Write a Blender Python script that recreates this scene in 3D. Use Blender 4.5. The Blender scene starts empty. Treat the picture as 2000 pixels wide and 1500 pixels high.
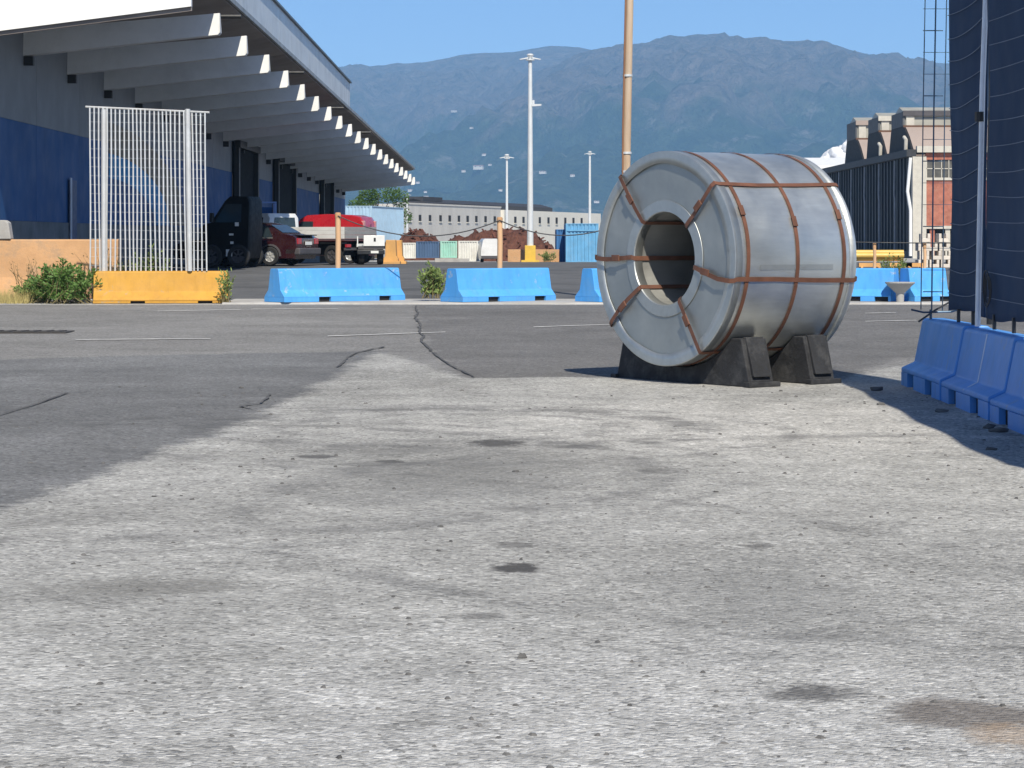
import bpy, bmesh, math, random
from mathutils import Vector, Matrix, noise
from mathutils.bvhtree import BVHTree
random.seed(7)
SC = bpy.context.scene
COL = SC.collection
R = math.radians

# ------------------------------------------------------------------ camera, sky, sun, exposure
F = 5000.0            # focal length in photo pixels (2000 wide)
HOR = 467.0           # photo row of eye level
EYE = 1.5
cam = bpy.data.cameras.new('camera')
cam.sensor_width = 36.0
cam.lens = F/2000.0*36.0
cam.shift_y = -(750.0-HOR)/2000.0
cam.clip_start = 0.1
cam.clip_end = 40000
cam_o = bpy.data.objects.new('camera', cam)
cam_o.location = (0, 0, EYE)
cam_o.rotation_euler = (R(90), 0, 0)
COL.objects.link(cam_o)
SC.camera = cam_o

SUN_TRAVEL = Vector((-0.22, 0.95, -1.0)).normalized()
SUN_EL = math.asin(-SUN_TRAVEL.z)
SUN_AZ = math.atan2(-SUN_TRAVEL.x, -SUN_TRAVEL.y)
world = bpy.data.worlds.new('World')
SC.world = world
world.use_nodes = True
wn = world.node_tree.nodes
wl = world.node_tree.links
sky = wn.new('ShaderNodeTexSky')
sky.sky_type = 'NISHITA'
sky.sun_disc = False
sky.sun_elevation = SUN_EL
sky.sun_rotation = SUN_AZ
sky.air_density = 0.6
sky.dust_density = 0.35
sky.ozone_density = 6.5
wl.new(sky.outputs[0], wn['Background'].inputs[0])
wn['Background'].inputs[1].default_value = 0.13
sun = bpy.data.lights.new('sun', 'SUN')
sun.energy = 5.0
sun.angle = R(0.53)
sun.color = (1.0, 0.93, 0.80)
sun_o = bpy.data.objects.new('sun', sun)
sun_o.rotation_euler = SUN_TRAVEL.to_track_quat('-Z', 'Y').to_euler()
COL.objects.link(sun_o)
SC.view_settings.view_transform = 'Standard'
SC.view_settings.look = 'None'
SC.view_settings.exposure = 0.15
SC.view_settings.gamma = 1.0
SC.view_settings.use_curve_mapping = False
SC.cycles.volume_bounces = 1
SC.cycles.max_bounces = 5

# ------------------------------------------------------------------ placing helpers
CREST, SLOPE = 88.0, 0.0072
def gz(Y):
    "height of the yard: rises gently to a crest at 88 m, falls again, then level"
    if Y <= CREST: return SLOPE*Y
    z = SLOPE*CREST
    return z - 0.0081*(min(Y, 180.0)-CREST)
def P(px, py, Y):
    return Vector(((px-1000.0)/F*Y, Y, EYE+(HOR-py)/F*Y))
def XA(px, Y): return (px-1000.0)/F*Y
def ZA(py, Y): return EYE+(HOR-py)/F*Y
def G(px, py, dz=0.0):
    "photo pixel on the near yard"
    Y = EYE/((py-HOR)/F+SLOPE)
    return Vector(((px-1000.0)/F*Y, Y, SLOPE*Y+dz))

# ------------------------------------------------------------------ materials
def lin(c):
    return tuple(((v/255.0)/12.92 if v/255.0 <= 0.04045 else ((v/255.0+0.055)/1.055)**2.4) for v in c)
class NT:
    def __init__(s, m):
        s.t = m.node_tree; s.n = s.t.nodes; s.l = s.t.links
    def node(s, typ, **kw):
        n = s.n.new(typ)
        for k, v in kw.items(): setattr(n, k, v)
        return n
    def link(s, a, b): s.l.new(a, b)
    def math(s, op, a, b=None, clamp=False):
        n = s.node('ShaderNodeMath', operation=op, use_clamp=clamp)
        for i, x in enumerate((a, b)):
            if x is None: continue
            if hasattr(x, 'is_linked'): s.link(x, n.inputs[i])
            else: n.inputs[i].default_value = x
        return n.outputs[0]
    def noise(s, vec, scale, detail=4, rough=0.55, dist=0.0):
        n = s.node('ShaderNodeTexNoise')
        n.inputs['Scale'].default_value = scale
        n.inputs['Detail'].default_value = detail
        n.inputs['Roughness'].default_value = rough
        n.inputs['Distortion'].default_value = dist
        s.link(vec, n.inputs['Vector'])
        return n.outputs['Fac']
    def ramp(s, fac, stops):
        n = s.node('ShaderNodeValToRGB')
        e = n.color_ramp.elements
        while len(e) < len(stops): e.new(0.5)
        for i, (p, c) in enumerate(stops):
            e[i].position = p
            e[i].color = (c, c, c, 1) if isinstance(c, (int, float)) else (c[0], c[1], c[2], 1)
        s.link(fac, n.inputs[0])
        return n.outputs[0]
    def mix(s, fac, a, b, blend='MIX'):
        n = s.node('ShaderNodeMix', data_type='RGBA', blend_type=blend)
        if hasattr(fac, 'is_linked'): s.link(fac, n.inputs[0])
        else: n.inputs[0].default_value = fac
        for i, x in ((6, a), (7, b)):
            if hasattr(x, 'is_linked'): s.link(x, n.inputs[i])
            else: n.inputs[i].default_value = (x[0], x[1], x[2], 1)
        return n.outputs[2]
MATS = {}
def mat(name, col, rough=0.6, metal=0.0, var=0.18, scale=2.0, bump=0.0, bscale=40.0, dirt=None,
        dirt_amt=0.5, dirt_scale=1.5, stretch=(1, 1, 1), coat=0.0, spec=None, transl=0.0, chips=None):
    if name in MATS: return MATS[name]
    m = bpy.data.materials.new(name); m.use_nodes = True
    t = NT(m); b = t.n['Principled BSDF']
    tc = t.node('ShaderNodeTexCoord'); oi = t.node('ShaderNodeObjectInfo')
    off = t.node('ShaderNodeVectorMath', operation='ADD')
    sc = t.node('ShaderNodeVectorMath', operation='SCALE'); sc.inputs[3].default_value = 37.0
    cx = t.node('ShaderNodeCombineXYZ')
    for i in range(3): t.link(oi.outputs['Random'], cx.inputs[i])
    t.link(cx.outputs[0], sc.inputs[0]); t.link(tc.outputs['Object'], off.inputs[0]); t.link(sc.outputs[0], off.inputs[1])
    mp = t.node('ShaderNodeMapping'); mp.inputs['Scale'].default_value = stretch
    t.link(off.outputs[0], mp.inputs[0]); V = mp.outputs[0]
    f = t.noise(V, scale, 6, 0.6)
    lo = tuple(c*(1-var) for c in col); hi = tuple(min(1, c*(1+var)) for c in col)
    c = t.ramp(f, [(0.3, lo), (0.7, hi)])
    if dirt:
        df = t.ramp(t.noise(V, dirt_scale, 8, 0.7), [(0.48, 0.0), (0.72, dirt_amt)])
        c = t.mix(df, c, dirt)
    if chips:
        cf_ = t.ramp(t.noise(V, chips[2], 8, 0.75, 0.5), [(0.60, 0.0), (0.64, chips[1])])
        c = t.mix(cf_, c, chips[0])
        st_v = t.node('ShaderNodeMapping'); st_v.inputs['Scale'].default_value = (5, 5, 0.5); t.link(off.outputs[0], st_v.inputs[0])
        c = t.mix(t.ramp(t.noise(st_v.outputs[0], 2.2, 5, 0.6), [(0.5, 0.0), (0.75, 0.35)]), c, tuple(x*0.55 for x in col))
    t.link(c, b.inputs['Base Color'])
    rr = t.ramp(t.noise(V, scale*3.1, 4), [(0.3, max(0.03, rough-0.08)), (0.7, min(1, rough+0.08))])
    t.link(rr, b.inputs['Roughness'])
    b.inputs['Metallic'].default_value = metal
    b.inputs['Coat Weight'].default_value = coat
    if spec is not None: b.inputs['Specular IOR Level'].default_value = spec
    if bump:
        bn = t.node('ShaderNodeBump'); bn.inputs['Strength'].default_value = bump; bn.inputs['Distance'].default_value = 0.02
        t.link(t.noise(V, bscale, 5, 0.65), bn.inputs['Height']); t.link(bn.outputs[0], b.inputs['Normal'])
    if transl:
        b.inputs['Subsurface Weight'].default_value = 0.0
        tr = t.node('ShaderNodeBsdfTranslucent'); t.link(c, tr.inputs[0])
        mx = t.node('ShaderNodeMixShader'); mx.inputs[0].default_value = transl
        t.link(b.outputs[0], mx.inputs[1]); t.link(tr.outputs[0], mx.inputs[2])
        t.link(mx.outputs[0], t.n['Material Output'].inputs[0])
    MATS[name] = m
    return m

# ------------------------------------------------------------------ mesh helpers
class MB:
    def __init__(s): s.v = []; s.f = []
    def add(s, vs, fs):
        o = len(s.v); s.v += [tuple(v) for v in vs]; s.f += [tuple(i+o for i in f) for f in fs]; return s
    def box(s, x0, x1, y0, y1, z0, z1, M=None):
        vs = [Vector((x, y, z)) for z in (z0, z1) for y in (y0, y1) for x in (x0, x1)]
        if M is not None: vs = [M @ v for v in vs]
        return s.add(vs, [(0, 2, 3, 1), (4, 5, 7, 6), (0, 1, 5, 4), (2, 6, 7, 3), (0, 4, 6, 2), (1, 3, 7, 5)])
    def prism(s, poly, a0, a1, axis='x'):
        "poly in the two other axes (yz, xz, xy), extruded along axis"
        n = len(poly); vs = []
        for a in (a0, a1):
            for p, q in poly:
                vs.append({'x': (a, p, q), 'y': (p, a, q), 'z': (p, q, a)}[axis])
        fs = [tuple(range(n)), tuple(range(2*n-1, n-1, -1))] + [(i, i+n, (i+1) % n+n, (i+1) % n) for i in range(n)]
        return s.add(vs, fs)
    def tube(s, pts, r, n=8, caps=True):
        pts = [Vector(p) for p in pts]; rs = r if isinstance(r, (list, tuple)) else [r]*len(pts)
        o = len(s.v); prev = None
        for i, p in enumerate(pts):
            d = (pts[min(i+1, len(pts)-1)]-pts[max(i-1, 0)]).normalized()
            u = d.orthogonal().normalized() if prev is None else (prev-d*prev.dot(d)).normalized()
            prev = u; w = d.cross(u)
            for k in range(n):
                a = 2*math.pi*k/n
                s.v.append(tuple(p+(u*math.cos(a)+w*math.sin(a))*rs[i]))
        for i in range(len(pts)-1):
            for k in range(n):
                s.f.append((o+i*n+k, o+i*n+(k+1) % n, o+(i+1)*n+(k+1) % n, o+(i+1)*n+k))
        if caps:
            s.f.append(tuple(o+k for k in range(n))[::-1]); s.f.append(tuple(o+(len(pts)-1)*n+k for k in range(n)))
        return s
    def lathe_x(s, prof, n=96, closed=False):
        "profile of (x, r) turned about the local x axis"
        o = len(s.v); m = len(prof)
        for k in range(n):
            a = 2*math.pi*k/n
            for x, r in prof: s.v.append((x, -r*math.cos(a), r*math.sin(a)))
        for k in range(n):
            for j in range(m if closed else m-1):
                j2 = (j+1) % m
                s.f.append((o+k*m+j, o+((k+1) % n)*m+j, o+((k+1) % n)*m+j2, o+k*m+j2))
        return s
    def build(s, name, m, parent=None, smooth=False, bevel=0.0, loc=None, rotz=0.0, sharp=38):
        me = bpy.data.meshes.new(name); me.from_pydata(s.v, [], s.f)
        bm = bmesh.new(); bm.from_mesh(me); bmesh.ops.recalc_face_normals(bm, faces=bm.faces[:]); bm.to_mesh(me); bm.free()
        me.materials.append(m)
        ob = bpy.data.objects.new(name, me); COL.objects.link(ob)
        if parent: ob.parent = parent
        if loc is not None: ob.location = loc
        if rotz: ob.rotation_euler = (0, 0, rotz)
        if smooth:
            for p in me.polygons: p.use_smooth = True
            try: me.set_sharp_from_angle(angle=R(sharp))
            except Exception: pass
        if bevel:
            b = ob.modifiers.new('bevel', 'BEVEL'); b.width = bevel; b.segments = 2; b.limit_method = 'ANGLE'; b.angle_limit = R(30)
        return ob
def tag(o, label=None, cat=None, group=None, kind=None):
    if label: o['label'] = label
    if cat: o['category'] = cat
    if group: o['group'] = group
    if kind: o['kind'] = kind
    return o
def thing(name, loc, rotz, label, cat, group=None):
    o = bpy.data.objects.new(name, None); COL.objects.link(o); o.empty_display_size = 0.3
    o.location = loc; o.rotation_euler = (0, 0, rotz)
    return tag(o, label, cat, group)
def copy_tree(o, parent=None):
    c = o.copy(); COL.objects.link(c); c.parent = parent
    for ch in [x for x in o.children]: copy_tree(ch, c)
    return c
def box(name, m, parent, x0, x1, y0, y1, z0, z1, bevel=0.0):
    return MB().box(x0, x1, y0, y1, z0, z1).build(name, m, parent, bevel=bevel)

# palette
steel = None
M_white = mat('white_paint', (0.78, 0.78, 0.76), 0.5, var=0.05, dirt=(0.45, 0.43, 0.40), dirt_amt=0.25)
M_black = mat('black_plastic', (0.015, 0.016, 0.018), 0.5, var=0.3)
M_tyre = mat('tyre_rubber', (0.02, 0.02, 0.02), 0.8, var=0.2)
M_dark = mat('dark_void', (0.012, 0.013, 0.016), 0.8, var=0.2)
M_glass = mat('dark_window_glass', (0.02, 0.03, 0.035), 0.08, var=0.1, spec=0.8)
M_galv = mat('galvanised_steel', (0.62, 0.63, 0.62), 0.45, metal=0.35, var=0.12, scale=6, dirt=(0.35, 0.25, 0.17), dirt_amt=0.25)
M_conc = mat('grey_concrete', (0.36, 0.35, 0.33), 0.9, var=0.15, bump=0.3, bscale=30)

# ------------------------------------------------------------------ ground surfaces
def surface(name, lo, hi, speck=0.5, bump=0.5, stains=(), light=(), arcs=(), fine=1.0, layers=()):
    m = bpy.data.materials.new(name); m.use_nodes = True
    t = NT(m); b = t.n['Principled BSDF']
    g = t.node('ShaderNodeNewGeometry'); V = g.outputs['Position']
    big = t.noise(V, 0.35, 5, 0.6, 0.6)
    mid = t.noise(V, 2.3, 6, 0.65)
    c = t.mix(t.ramp(big, [(0.32, 0.0), (0.68, 1.0)]), lo, hi)
    md = t.ramp(mid, [(0.3, 0.80), (0.7, 1.16)])
    c = t.mix(1.0, c, md, 'MULTIPLY')
    # aggregate: pale and dark stones
    vo = t.node('ShaderNodeTexVoronoi'); vo.inputs['Scale'].default_value = 46.0*fine; t.link(V, vo.inputs['Vector'])
    cs = t.node('ShaderNodeSeparateColor'); t.link(vo.outputs['Color'], cs.inputs[0])
    ag = t.ramp(cs.outputs[0], [(0.0, 1-0.62*speck), (0.22, 1-0.2*speck), (0.75, 1.0), (1.0, 1+0.5*speck)])
    c = t.mix(1.0, c, ag, 'MULTIPLY')
    n2 = t.noise(V, 26.0*fine, 4, 0.7)
    pit = t.ramp(n2, [(0.29, 1-0.75*speck), (0.40, 1.0)])
    c = t.mix(1.0, c, pit, 'MULTIPLY')
    v2 = t.node('ShaderNodeTexVoronoi'); v2.inputs['Scale'].default_value = 17.0; t.link(V, v2.inputs['Vector'])
    s2 = t.node('ShaderNodeSeparateColor'); t.link(v2.outputs['Color'], s2.inputs[0])
    pk = t.math('MULTIPLY', t.ramp(v2.outputs['Distance'], [(0.10, 1.0), (0.20, 0.0)]), t.ramp(s2.outputs[1], [(0.62, 0.0), (0.70, 1.0)]))
    c = t.mix(t.math('MULTIPLY', pk, 0.62*speck), c, (0.07, 0.07, 0.07))
    wk = t.math('MULTIPLY', t.ramp(v2.outputs['Distance'], [(0.08, 1.0), (0.16, 0.0)]), t.ramp(s2.outputs[2], [(0.84, 0.0), (0.9, 1.0)]))
    c = t.mix(t.math('MULTIPLY', wk, 0.7*speck), c, (0.62, 0.61, 0.58))
    sep = t.node('ShaderNodeSeparateXYZ'); t.link(V, sep.inputs[0])
    nz_a = t.math('MULTIPLY', t.math('SUBTRACT', t.noise(V, 3.2, 5, 0.7), 0.5), 1.7); nz_b = t.math('MULTIPLY', t.math('SUBTRACT', t.noise(V, 9.0, 4, 0.7), 0.5), 1.7)
    arc_n = t.ramp(t.noise(V, 3.0, 3), [(0.38, 0.0), (0.6, 1.0)]) if arcs else None
    if layers:
        fr = t.math('ADD', t.math('MULTIPLY', t.math('SUBTRACT', t.noise(V, 1.1, 8, 0.72), 0.5), 0.75), t.math('MULTIPLY', nz_b, 0.3))
        dust = t.ramp(t.noise(V, 0.8, 7, 0.7), [(0.55, 0.0), (0.8, 0.35)])
    wob = t.math('MULTIPLY', t.math('SUBTRACT', t.noise(V, 1.4, 5, 0.6), 0.5), 1.5)
    def ell(x, y, rx, ry, edge):
        dx = t.math('DIVIDE', t.math('SUBTRACT', sep.outputs[0], x), rx)
        dy = t.math('DIVIDE', t.math('SUBTRACT', sep.outputs[1], y), ry)
        d = t.math('SQRT', t.math('ADD', t.math('MULTIPLY', dx, dx), t.math('MULTIPLY', dy, dy)))
        d = t.math('ADD', d, wob)
        d = t.math('ADD', d, nz_a if rx > 0.25 else nz_b)
        return t.ramp(d, [(1.0-edge, 1.0), (1.0, 0.0)])
    for (x, y, rx, ry, edge, col, amt) in light:
        c = t.mix(t.math('MULTIPLY', ell(x, y, rx, ry, edge), amt), c, t.mix(1.0, t.mix(1.0, t.mix(1.0, t.mix(1.0, md, col, 'MULTIPLY'), ag, 'MULTIPLY'), pit, 'MULTIPLY'), t.ramp(pk, [(0.0, 1.0), (1.0, 0.4)]), 'MULTIPLY'))
    for (at, l2, h2, gain) in layers:      # asphalt laid over the dusty ground, frayed at its edge
        an = t.node('ShaderNodeAttribute'); an.attribute_name = at
        k = t.ramp(t.math('ADD', an.outputs['Fac'], t.math('MULTIPLY', fr, gain)), [(0.42, 0.0), (0.60, 1.0)])
        k = t.math('MULTIPLY', k, t.math('GREATER_THAN', an.outputs['Fac'], 0.02))
        ca = t.mix(t.ramp(big, [(0.32, 0.0), (0.68, 1.0)]), l2, h2)
        ca = t.mix(dust, ca, tuple(min(1, x*1.6) for x in h2))
        ca = t.mix(1.0, ca, t.mix(0.5, md, (1, 1, 1)), 'MULTIPLY'); ca = t.mix(1.0, ca, t.mix(0.1, ag, (1, 1, 1)), 'MULTIPLY'); ca = t.mix(1.0, ca, t.mix(0.2, pit, (1, 1, 1)), 'MULTIPLY')
        c = t.mix(k, c, ca)
    for (x, y, r0, w, amt) in arcs:      # rubbed tyre sweeps
        dx = t.math('SUBTRACT', sep.outputs[0], x); dy = t.math('SUBTRACT', sep.outputs[1], y)
        d = t.math('SQRT', t.math('ADD', t.math('MULTIPLY', dx, dx), t.math('MULTIPLY', dy, dy)))
        d = t.math('ADD', d, t.math('MULTIPLY', wob, 0.35))
        k = t.math('ABSOLUTE', t.math('DIVIDE', t.math('SUBTRACT', d, r0), w))
        band = t.ramp(k, [(0.2, amt), (1.0, 0.0)])
        st = arc_n
        c = t.mix(t.math('MULTIPLY', band, st), c, (0.10, 0.10, 0.10))
    for (x, y, rx, ry, edge, col, amt) in stains:
        c = t.mix(t.math('MULTIPLY', ell(x, y, rx, ry, edge), amt), c, col)
    t.link(c, b.inputs['Base Color'])
    b.inputs['Roughness'].default_value = 0.93
    b.inputs['Specular IOR Level'].default_value = 0.25
    h = t.math('ADD', t.math('MULTIPLY', t.noise(V, 60.0*fine, 3, 0.7), 0.6), t.math('MULTIPLY', n2, 1.0))
    h = t.math('SUBTRACT', h, t.math('MULTIPLY', vo.outputs['Distance'], 0.5))
    bn = t.node('ShaderNodeBump'); bn.inputs['Strength'].default_value = bump; bn.inputs['Distance'].default_value = 0.02
    t.link(h, bn.inputs['Height']); t.link(bn.outputs[0], b.inputs['Normal'])
    return m
def st(px, py, wpx, hpx, edge, col, amt):
    "a stain seen at a photo place, its size on the ground from the pixel size"
    a = G(px, py); l = G(px-wpx/2, py); r = G(px+wpx/2, py); n = G(px, py+hpx/2); f = G(px, py-hpx/2)
    return (a.x, a.y, (r.x-l.x)/2, (f.y-n.y)/2, edge, col, amt)
OIL = (0.075, 0.072, 0.07); RUSTY = (0.16, 0.11, 0.075)
near_stains = [st(1585, 1357, 230, 44, 0.5, OIL, 0.75), st(1900, 1395, 420, 76, 0.5, (0.12, 0.10, 0.085), 0.75),
               st(1975, 1440, 200, 60, 0.6, (0.33, 0.24, 0.16), 0.6),
               st(300, 1147, 480, 46, 0.6, (0.17, 0.165, 0.15), 0.5), st(1010, 1111, 120, 22, 0.4, OIL, 0.95), st(970, 866, 120, 16, 0.4, OIL, 0.9),
               st(760, 903, 76, 9, 0.4, OIL, 0.85), st(618, 893, 90, 8, 0.4, OIL, 0.8), st(945, 1206, 130, 14, 0.5, OIL, 0.5),
               st(1000, 1066, 90, 12, 0.5, OIL, 0.5), st(1480, 1068, 80, 14, 0.5, OIL, 0.6), st(1280, 920, 130, 12, 0.6, OIL, 0.45),
               st(1480, 1170, 600, 240, 0.9, (0.19, 0.19, 0.185), 0.35), st(900, 930, 800, 190, 0.9, (0.17, 0.17, 0.165), 0.5)]
c0 = G(1440, 830); c1 = G(1480, 950); c2 = G(1150, 1010)
M_ground = surface('dusty_worn_concrete', (0.325, 0.320, 0.300), (0.47, 0.463, 0.438), 0.80, 0.9, near_stains,
                   light=[(c0.x, c0.y, 2.6, 3.2, 0.6, (0.58, 0.565, 0.53), 0.85), (c1.x+1, c1.y, 3.0, 3.0, 0.9, (0.52, 0.515, 0.49), 0.6), (0.3, 7.3, 3.2, 2.6, 0.9, (0.52, 0.515, 0.495), 0.7)],
                   arcs=[(c0.x-2.1, c0.y-0.2, 1.75, 0.34, 0.62), (c0.x-2.1, c0.y-0.2, 1.25, 0.16, 0.4), (c0.x-2.2, c0.y-0.6, 2.5, 0.16, 0.4), (c0.x-4.2, c0.y-3.4, 3.4, 0.22, 0.42), (c0.x-4.2, c0.y-3.4, 3.9, 0.12, 0.35), (c0.x+1.6, c0.y-5.5, 4.6, 0.2, 0.38), (c0.x-6.5, c0.y-9.5, 7.2, 0.14, 0.35)],
                   layers=[('road', (0.20, 0.195, 0.186), (0.28, 0.274, 0.263), 1.0), ('patch_left', (0.145, 0.146, 0.147), (0.22, 0.222, 0.222), 1.0), ('patch_right', (0.145, 0.142, 0.137), (0.205, 0.20, 0.194), 0.8)])
M_yard = surface('dark_yard_asphalt', (0.085, 0.087, 0.09), (0.14, 0.142, 0.146), 0.3, 0.3)

mb = MB()
rows = [-60, 0, 20, 40, 60, CREST, 120, 150, 180, 300, 800, 2500, 10650]
for y in rows:
    mb.v += [(-3900, y, gz(y)), (-60, y, gz(y)), (60, y, gz(y)), (3900, y, gz(y))]
for i in range(len(rows)-1):
    for j in range(3): mb.f.append((i*4+j, i*4+j+1, i*4+j+5, i*4+j+4))
tag(mb.build('ground', M_ground), kind='structure')

def sheet(name, m, pts, level, jag=0.06, step=0.10, world_pts=False):
    "a flush layer, its outline roughened; level counts 4 mm layers"
    poly = [Vector((p[0], p[1], 0)) if world_pts else G(*p) for p in pts]
    out = []
    for i, a in enumerate(poly):
        b = poly[(i+1) % len(poly)]; d = (b-a).length; n = max(1, min(420, int(d/step)))
        nrm = Vector((-(b-a).y, (b-a).x, 0)).normalized()
        for k in range(n):
            p = a.lerp(b, k/n)
            q = noise.fractal(Vector((p.x*0.9, p.y*0.9, level*3.3)), 1.0, 2.0, 5)*jag*3
            q += random.uniform(-1, 1)*jag*0.4
            p = p+nrm*(q if k else 0)
            out.append((p.x, p.y, gz(p.y)+0.004*level))
    bm = bmesh.new()
    f = bm.faces.new([bm.verts.new(p) for p in out])
    bmesh.ops.triangulate(bm, faces=[f])
    me = bpy.data.meshes.new(name); bm.to_mesh(me); bm.free()
    for p in me.polygons:
        if p.normal.z < 0: p.flip()
    me.materials.append(m)
    o = bpy.data.objects.new(name, me); COL.objects.link(o)
    return tag(o, kind='structure')
REGIONS = {'road': [(-900, 700), (0, 706), (300, 697), (640, 692), (745, 688), (905, 738), (1100, 737), (1640, 740), (1760, 716), (2900, 690), (2900, 590), (-900, 590)],
           'patch_left': [(-500, 1250), (0, 1003), (110, 960), (250, 905), (440, 842), (520, 803), (600, 768), (660, 735), (745, 686), (640, 688), (300, 694), (0, 703), (-900, 697)],
           'patch_right': [(812, 590), (818, 640), (832, 662), (850, 692), (908, 739), (1100, 738), (1640, 742), (1750, 700), (2600, 680), (2600, 590)]}
gx = [-15+0.16*i for i in range(189)]; gy_ = [4.5+0.16*j for j in range(257)]
mb = MB()
for y in gy_:
    for x in gx: mb.v.append((x, y, gz(y)+0.004))
nx_ = len(gx)
for j in range(len(gy_)-1):
    for i in range(nx_-1): mb.f.append((j*nx_+i, j*nx_+i+1, (j+1)*nx_+i+1, (j+1)*nx_+i))
rd = tag(mb.build('road', M_ground), kind='structure')
def sdist(x, y, poly):
    ins = False; best = 1e9; n = len(poly); j = n-1
    for i in range(n):
        ax, ay = poly[i]; bx, by_ = poly[j]
        if (ay > y) != (by_ > y) and x < (bx-ax)*(y-ay)/(by_-ay)+ax: ins = not ins
        dx, dy = bx-ax, by_-ay; u = max(0, min(1, ((x-ax)*dx+(y-ay)*dy)/(dx*dx+dy*dy)))
        d = (x-ax-u*dx)**2+(y-ay-u*dy)**2
        if d < best: best = d
        j = i
    return math.sqrt(best)*(1 if ins else -1)
for nm, pts in REGIONS.items():
    poly = [(G(*p).x, G(*p).y) for p in pts]
    at = rd.data.attributes.new(nm, 'FLOAT', 'POINT')
    at.data.foreach_set('value', [max(0.0, min(1.0, 0.5+0.5*sdist(v[0], v[1], poly)/0.42)) for v in mb.v])
yd = [(-60, 47.6), (60, 47.6), (60, CREST), (-60, CREST)]
sheet('yard', M_yard, yd, 1, 0.0, 40, True)
sheet('yard', M_yard, [(-60, CREST+.01), (60, CREST+.01), (60, 179.9), (-60, 179.9)], 1, 0.0, 95, True)
# raised kerb strip on which the barriers of the far row stand
KZ = -0.02
M_kerb = mat('pale_kerb_concrete', (0.40, 0.385, 0.36), 0.9, var=0.2, scale=1.2, bump=0.3, dirt=(0.2, 0.19, 0.18))
MB().add([(x, y, gz(y)+z) for x in (-5.2, 14) for (y, z) in ((45.9, -0.05), (45.93, KZ+0.05), (48.2, KZ+0.05), (48.25, -0.05))],
         [(0, 1, 5, 4), (1, 2, 6, 5), (2, 3, 7, 6), (0, 4, 7, 3), (0, 3, 2, 1), (4, 5, 6, 7)]).build('kerb', M_kerb)['kind'] = 'structure'

M_line = mat('worn_white_road_paint', (0.62, 0.61, 0.58), 0.8, var=0.15, scale=9, dirt=(0.25, 0.25, 0.24), dirt_amt=0.8, dirt_scale=5)
for i, ((x0, y0), (x1, y1)) in enumerate([((148, 665), (411, 663)), ((308, 609), (470, 606)), ((490, 605), (660, 604)), ((640, 658), (870, 650)), ((1042, 640), (1250, 633)), ((1690, 613), (1750, 612)), ((1690, 629), (1790, 627))]):
    a = G(x0, y0); b = G(x1, y1); n = 14; mb = MB()
    for k in range(n+1):
        p = a.lerp(b, k/n); w = 0.06+random.uniform(-0.018, 0.012)
        mb.v += [(p.x, p.y-w*1.3, gz(p.y-w)+0.0125), (p.x, p.y+w*1.3, gz(p.y+w)+0.0125)]
    for k in range(n): mb.f.append((2*k, 2*k+2, 2*k+3, 2*k+1))
    tag(mb.build('road_marking', M_line), kind='structure')
M_tar = mat('crack_tar', (0.085, 0.083, 0.08), 0.9, var=0.3)
def crack(pts, w):
    mb = MB(); P_ = []
    for (a, b) in zip(pts[:-1], pts[1:]):
        A, B = G(*a), G(*b); n = max(2, int((B-A).length/0.25))
        P_ += [A.lerp(B, k/n) for k in range(n)]
    for i, p in enumerate(P_):
        p = p+Vector((random.uniform(-1, 1)*w*0.5, random.uniform(-1, 1)*w*0.6, 0)); ww = w*random.uniform(0.25, 0.8)
        z = gz(p.y)+0.0165
        mb.v += [(p.x-ww, p.y-ww*0.3, z), (p.x+ww, p.y+ww*0.3, z)]
    for i in range(len(P_)-1): mb.f.append((2*i, 2*i+1, 2*i+3, 2*i+2))
    tag(mb.build('road_crack', M_tar), kind='structure')
crack([(812, 599), (816, 612), (810, 622), (820, 634), (818, 648), (828, 660), (822, 668), (846, 690)], 0.032)
crack([(846, 690), (880, 716), (935, 742)], 0.025)
crack([(752, 679), (700, 690), (680, 700), (655, 722)], 0.03)
crack([(530, 772), (510, 790), (470, 796), (520, 806)], 0.025)
crack([(-20, 820), (60, 795), (130, 770), (220, 762)], 0.02)
# rusted drain cover let into the road
a = G(-60, 650)
dr = thing('drain_cover', (a.x, a.y, a.z+0.009), 0, 'dark rectangular drain cover set in the grey road', 'drain cover')
box('frame', mat('drain_iron', (0.055, 0.05, 0.045), 0.7, metal=0.3, var=0.3), dr, -1.15, 1.35, -0.34, 0.34, -0.02, 0.012)
for k in range(14): box('slat', MATS['drain_iron'], dr, -1.05+k*0.17, -0.95+k*0.17, -0.28, 0.28, 0.0125, 0.02)

# loose stones: past counting
mb = MB(); rr = random.Random(3)
for k in range(1900):
    y = 6.6+rr.random()**1.6*16.5
    x = rr.uniform(-0.225, 0.225)*y
    s = rr.choice([0.003, 0.003, 0.004, 0.004, 0.005, 0.006, 0.009])*(1+0.03*y)
    if rr.random() < 0.025: s *= 1.7
    z = gz(y)+s*0.3; q = [rr.uniform(0.6, 1.4)*s for _ in range(6)]; an = rr.uniform(0, 3.14); ca, sa = math.cos(an), math.sin(an)
    pts = []
    for hz_, kk in ((-0.5, 0.9), (0.1, 1.1), (0.55, 0.6)):
        for w5 in range(5):
            a5 = 6.283*w5/5+an; r5 = q[w5]*kk
            pts.append((math.cos(a5)*r5, math.sin(a5)*r5*0.8, q[5]*hz_*rr.uniform(0.7, 1.2)))
    mb.add([(x+u*ca-v*sa, y+u*sa+v*ca, z+w) for u, v, w in pts], [(r5*5+k5, r5*5+(k5+1) % 5, (r5+1)*5+(k5+1) % 5, (r5+1)*5+k5) for r5 in (0, 1) for k5 in range(5)]+[(10, 11, 12, 13, 14)])
M_stone = mat('loose_stone', (0.11, 0.107, 0.103), 0.9, var=0.5, scale=2.5)
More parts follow.
